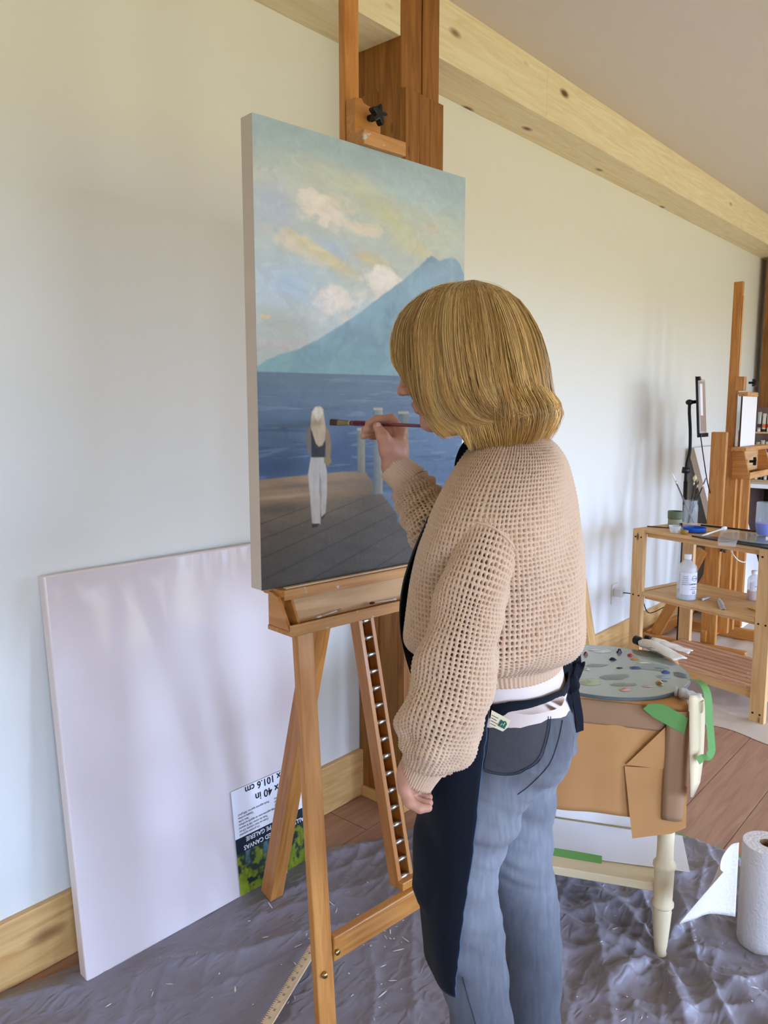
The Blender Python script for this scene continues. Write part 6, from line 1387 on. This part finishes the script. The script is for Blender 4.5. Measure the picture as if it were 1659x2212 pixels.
# ================================================================== big canvas leaning on the wall behind the second easel
wl = thing('leaning_canvas', 'large white stretched canvas leaning on the wall behind the second easel', 'canvas', (5.2, 1.5, 0))
q0 = Vector((5.18, 1.44, .004)); lup = (Vector((5.18, 1.795, 1.17)) - q0).normalized(); ldir = Vector((1, 0, 0)); ML = frame(q0, ldir, lup); Lh = 1.215
box('canvas_body', 0, .70, 0, Lh, -.035, 0, 'canvas_white', wl, ML, bevel=.003); box('side_wrap', -.003, .0, .0, Lh, -.036, .001, 'canvas_edge', wl, ML)
# ================================================================== far corner: post, shelf cabinet and paint tube rack
cpost = link(bpy.data.objects.new('corner_post', None)); cpost.location = (6.72, 1.74, 0); struct(cpost, 'reddish brown timber post in the far corner')
board('post_shaft', (6.66, 1.70, 0), (6.66, 1.70, ZB - .001), .2, .18, (1, 0, 0), 'post_wood', cpost, bevel=.003)
cab = thing('shelf_cabinet', 'low white-topped cabinet with dark open shelves at the far end', 'cabinet', (6.2, 1.2, 0))
plain('dark_wood', rgb(44, 24, 16), .6); plain('grey_wood', rgb(120, 96, 86), .6, noise=.2, nscale=20)
box('cabinet_top', 5.92, 6.42, .6, 1.70, .855, .885, 'white_plastic', cab, bevel=.003)
for y_ in (.62, 1.10, 1.675): box('side_panel', 5.95, 6.40, y_ - .012, y_ + .012, .004, .855, 'grey_wood', cab)
box('back_panel', 6.38, 6.40, .62, 1.67, .004, .855, 'dark_wood', cab)
for z_ in (.10, .45): box('shelf', 5.96, 6.38, .632, 1.663, z_, z_ + .02, 'dark_wood', cab)
rk = thing('tube_rack', 'wooden wall rack crowded with paint tubes above the cabinet', 'rack', (6.2, 1.3, .885))
box('rack_back', 6.20, 6.22, .75, 1.69, .886, 1.43, 'grey_wood', rk)
for z_ in (.886, 1.06, 1.24): box('rack_ledge', 6.13, 6.20, .75, 1.69, z_, z_ + .012, 'pine_base', rk)
rgc = np.random.RandomState(9); cols_ = [(190, 40, 40), (226, 190, 40), (40, 90, 160), (50, 130, 80), (230, 226, 216), (120, 60, 90), (60, 50, 44), (210, 120, 60)]
for i_, c_ in enumerate(cols_): plain('tube_print_%d' % i_, rgb(*c_), .5, .35)
v0_, f0_ = [], []
for row, z_ in enumerate((.899, 1.073, 1.253)):
    for k in range(8):
        y_ = 1.668 - k * .032; p = Vector((6.165, y_, z_)); hgt = rgc.uniform(.10, .15); ci_ = (row * 3 + k) % 8
        t = thing('paint_tube', '%s-banded paint tube in the %s row of the far rack' % (('red', 'yellow', 'blue', 'green', 'white', 'plum', 'dark', 'orange')[ci_], ('bottom', 'middle', 'top')[row]), 'paint tube', p, 'paint tubes in the far rack')
        vb, fb = [], []
        for (zz_, wx_, wy_) in ((0, .010, .010), (.018, .010, .010), (.02, .013, .013), (hgt * .7, .012, .008), (hgt, .014, .0015)):
            for q_ in range(8): a = q_ * math.pi / 4; vb.append((wy_ * math.cos(a), wx_ * math.sin(a), zz_))
        for j in range(4):
            for q_ in range(8): fb.append((j * 8 + q_, j * 8 + (q_ + 1) % 8, j * 8 + 8 + (q_ + 1) % 8, j * 8 + 8 + q_))
        fb.append(tuple(32 + q_ for q_ in range(8)))
        ob = meshobj('tube_body', vb, fb, 'tube_cream' if k % 3 else 'tube_metal', t, Matrix.Translation(p), smooth=True)
        lathe('colour_band', [(.0136, .03), (.0138, .031), (.0134, .055), (.0130, .056)], 'tube_print_%d' % ci_, t, Matrix.Translation(p), seg=10, cap=False)
        lathe('cap', [(.0095, -.0), (.0105, .001), (.0105, .019), (.006, .02)], 'black_plastic' if k % 2 else 'white_plastic', t, Matrix.Translation(p), seg=10)
# white cord hanging under the cart top
cw_ = [at(1575, 1180, 3.9), at(1582, 1195, 3.88), at(1592, 1208, 3.88), at(1604, 1214, 3.9), at(1614, 1213, 3.95)]
tag(tube('hanging_cable', smoothpts([tuple(p) for p in cw_], 16).tolist(), .003, 'white_plastic', None, seg=6), 'short white cable drooping below the cart top', 'cable')
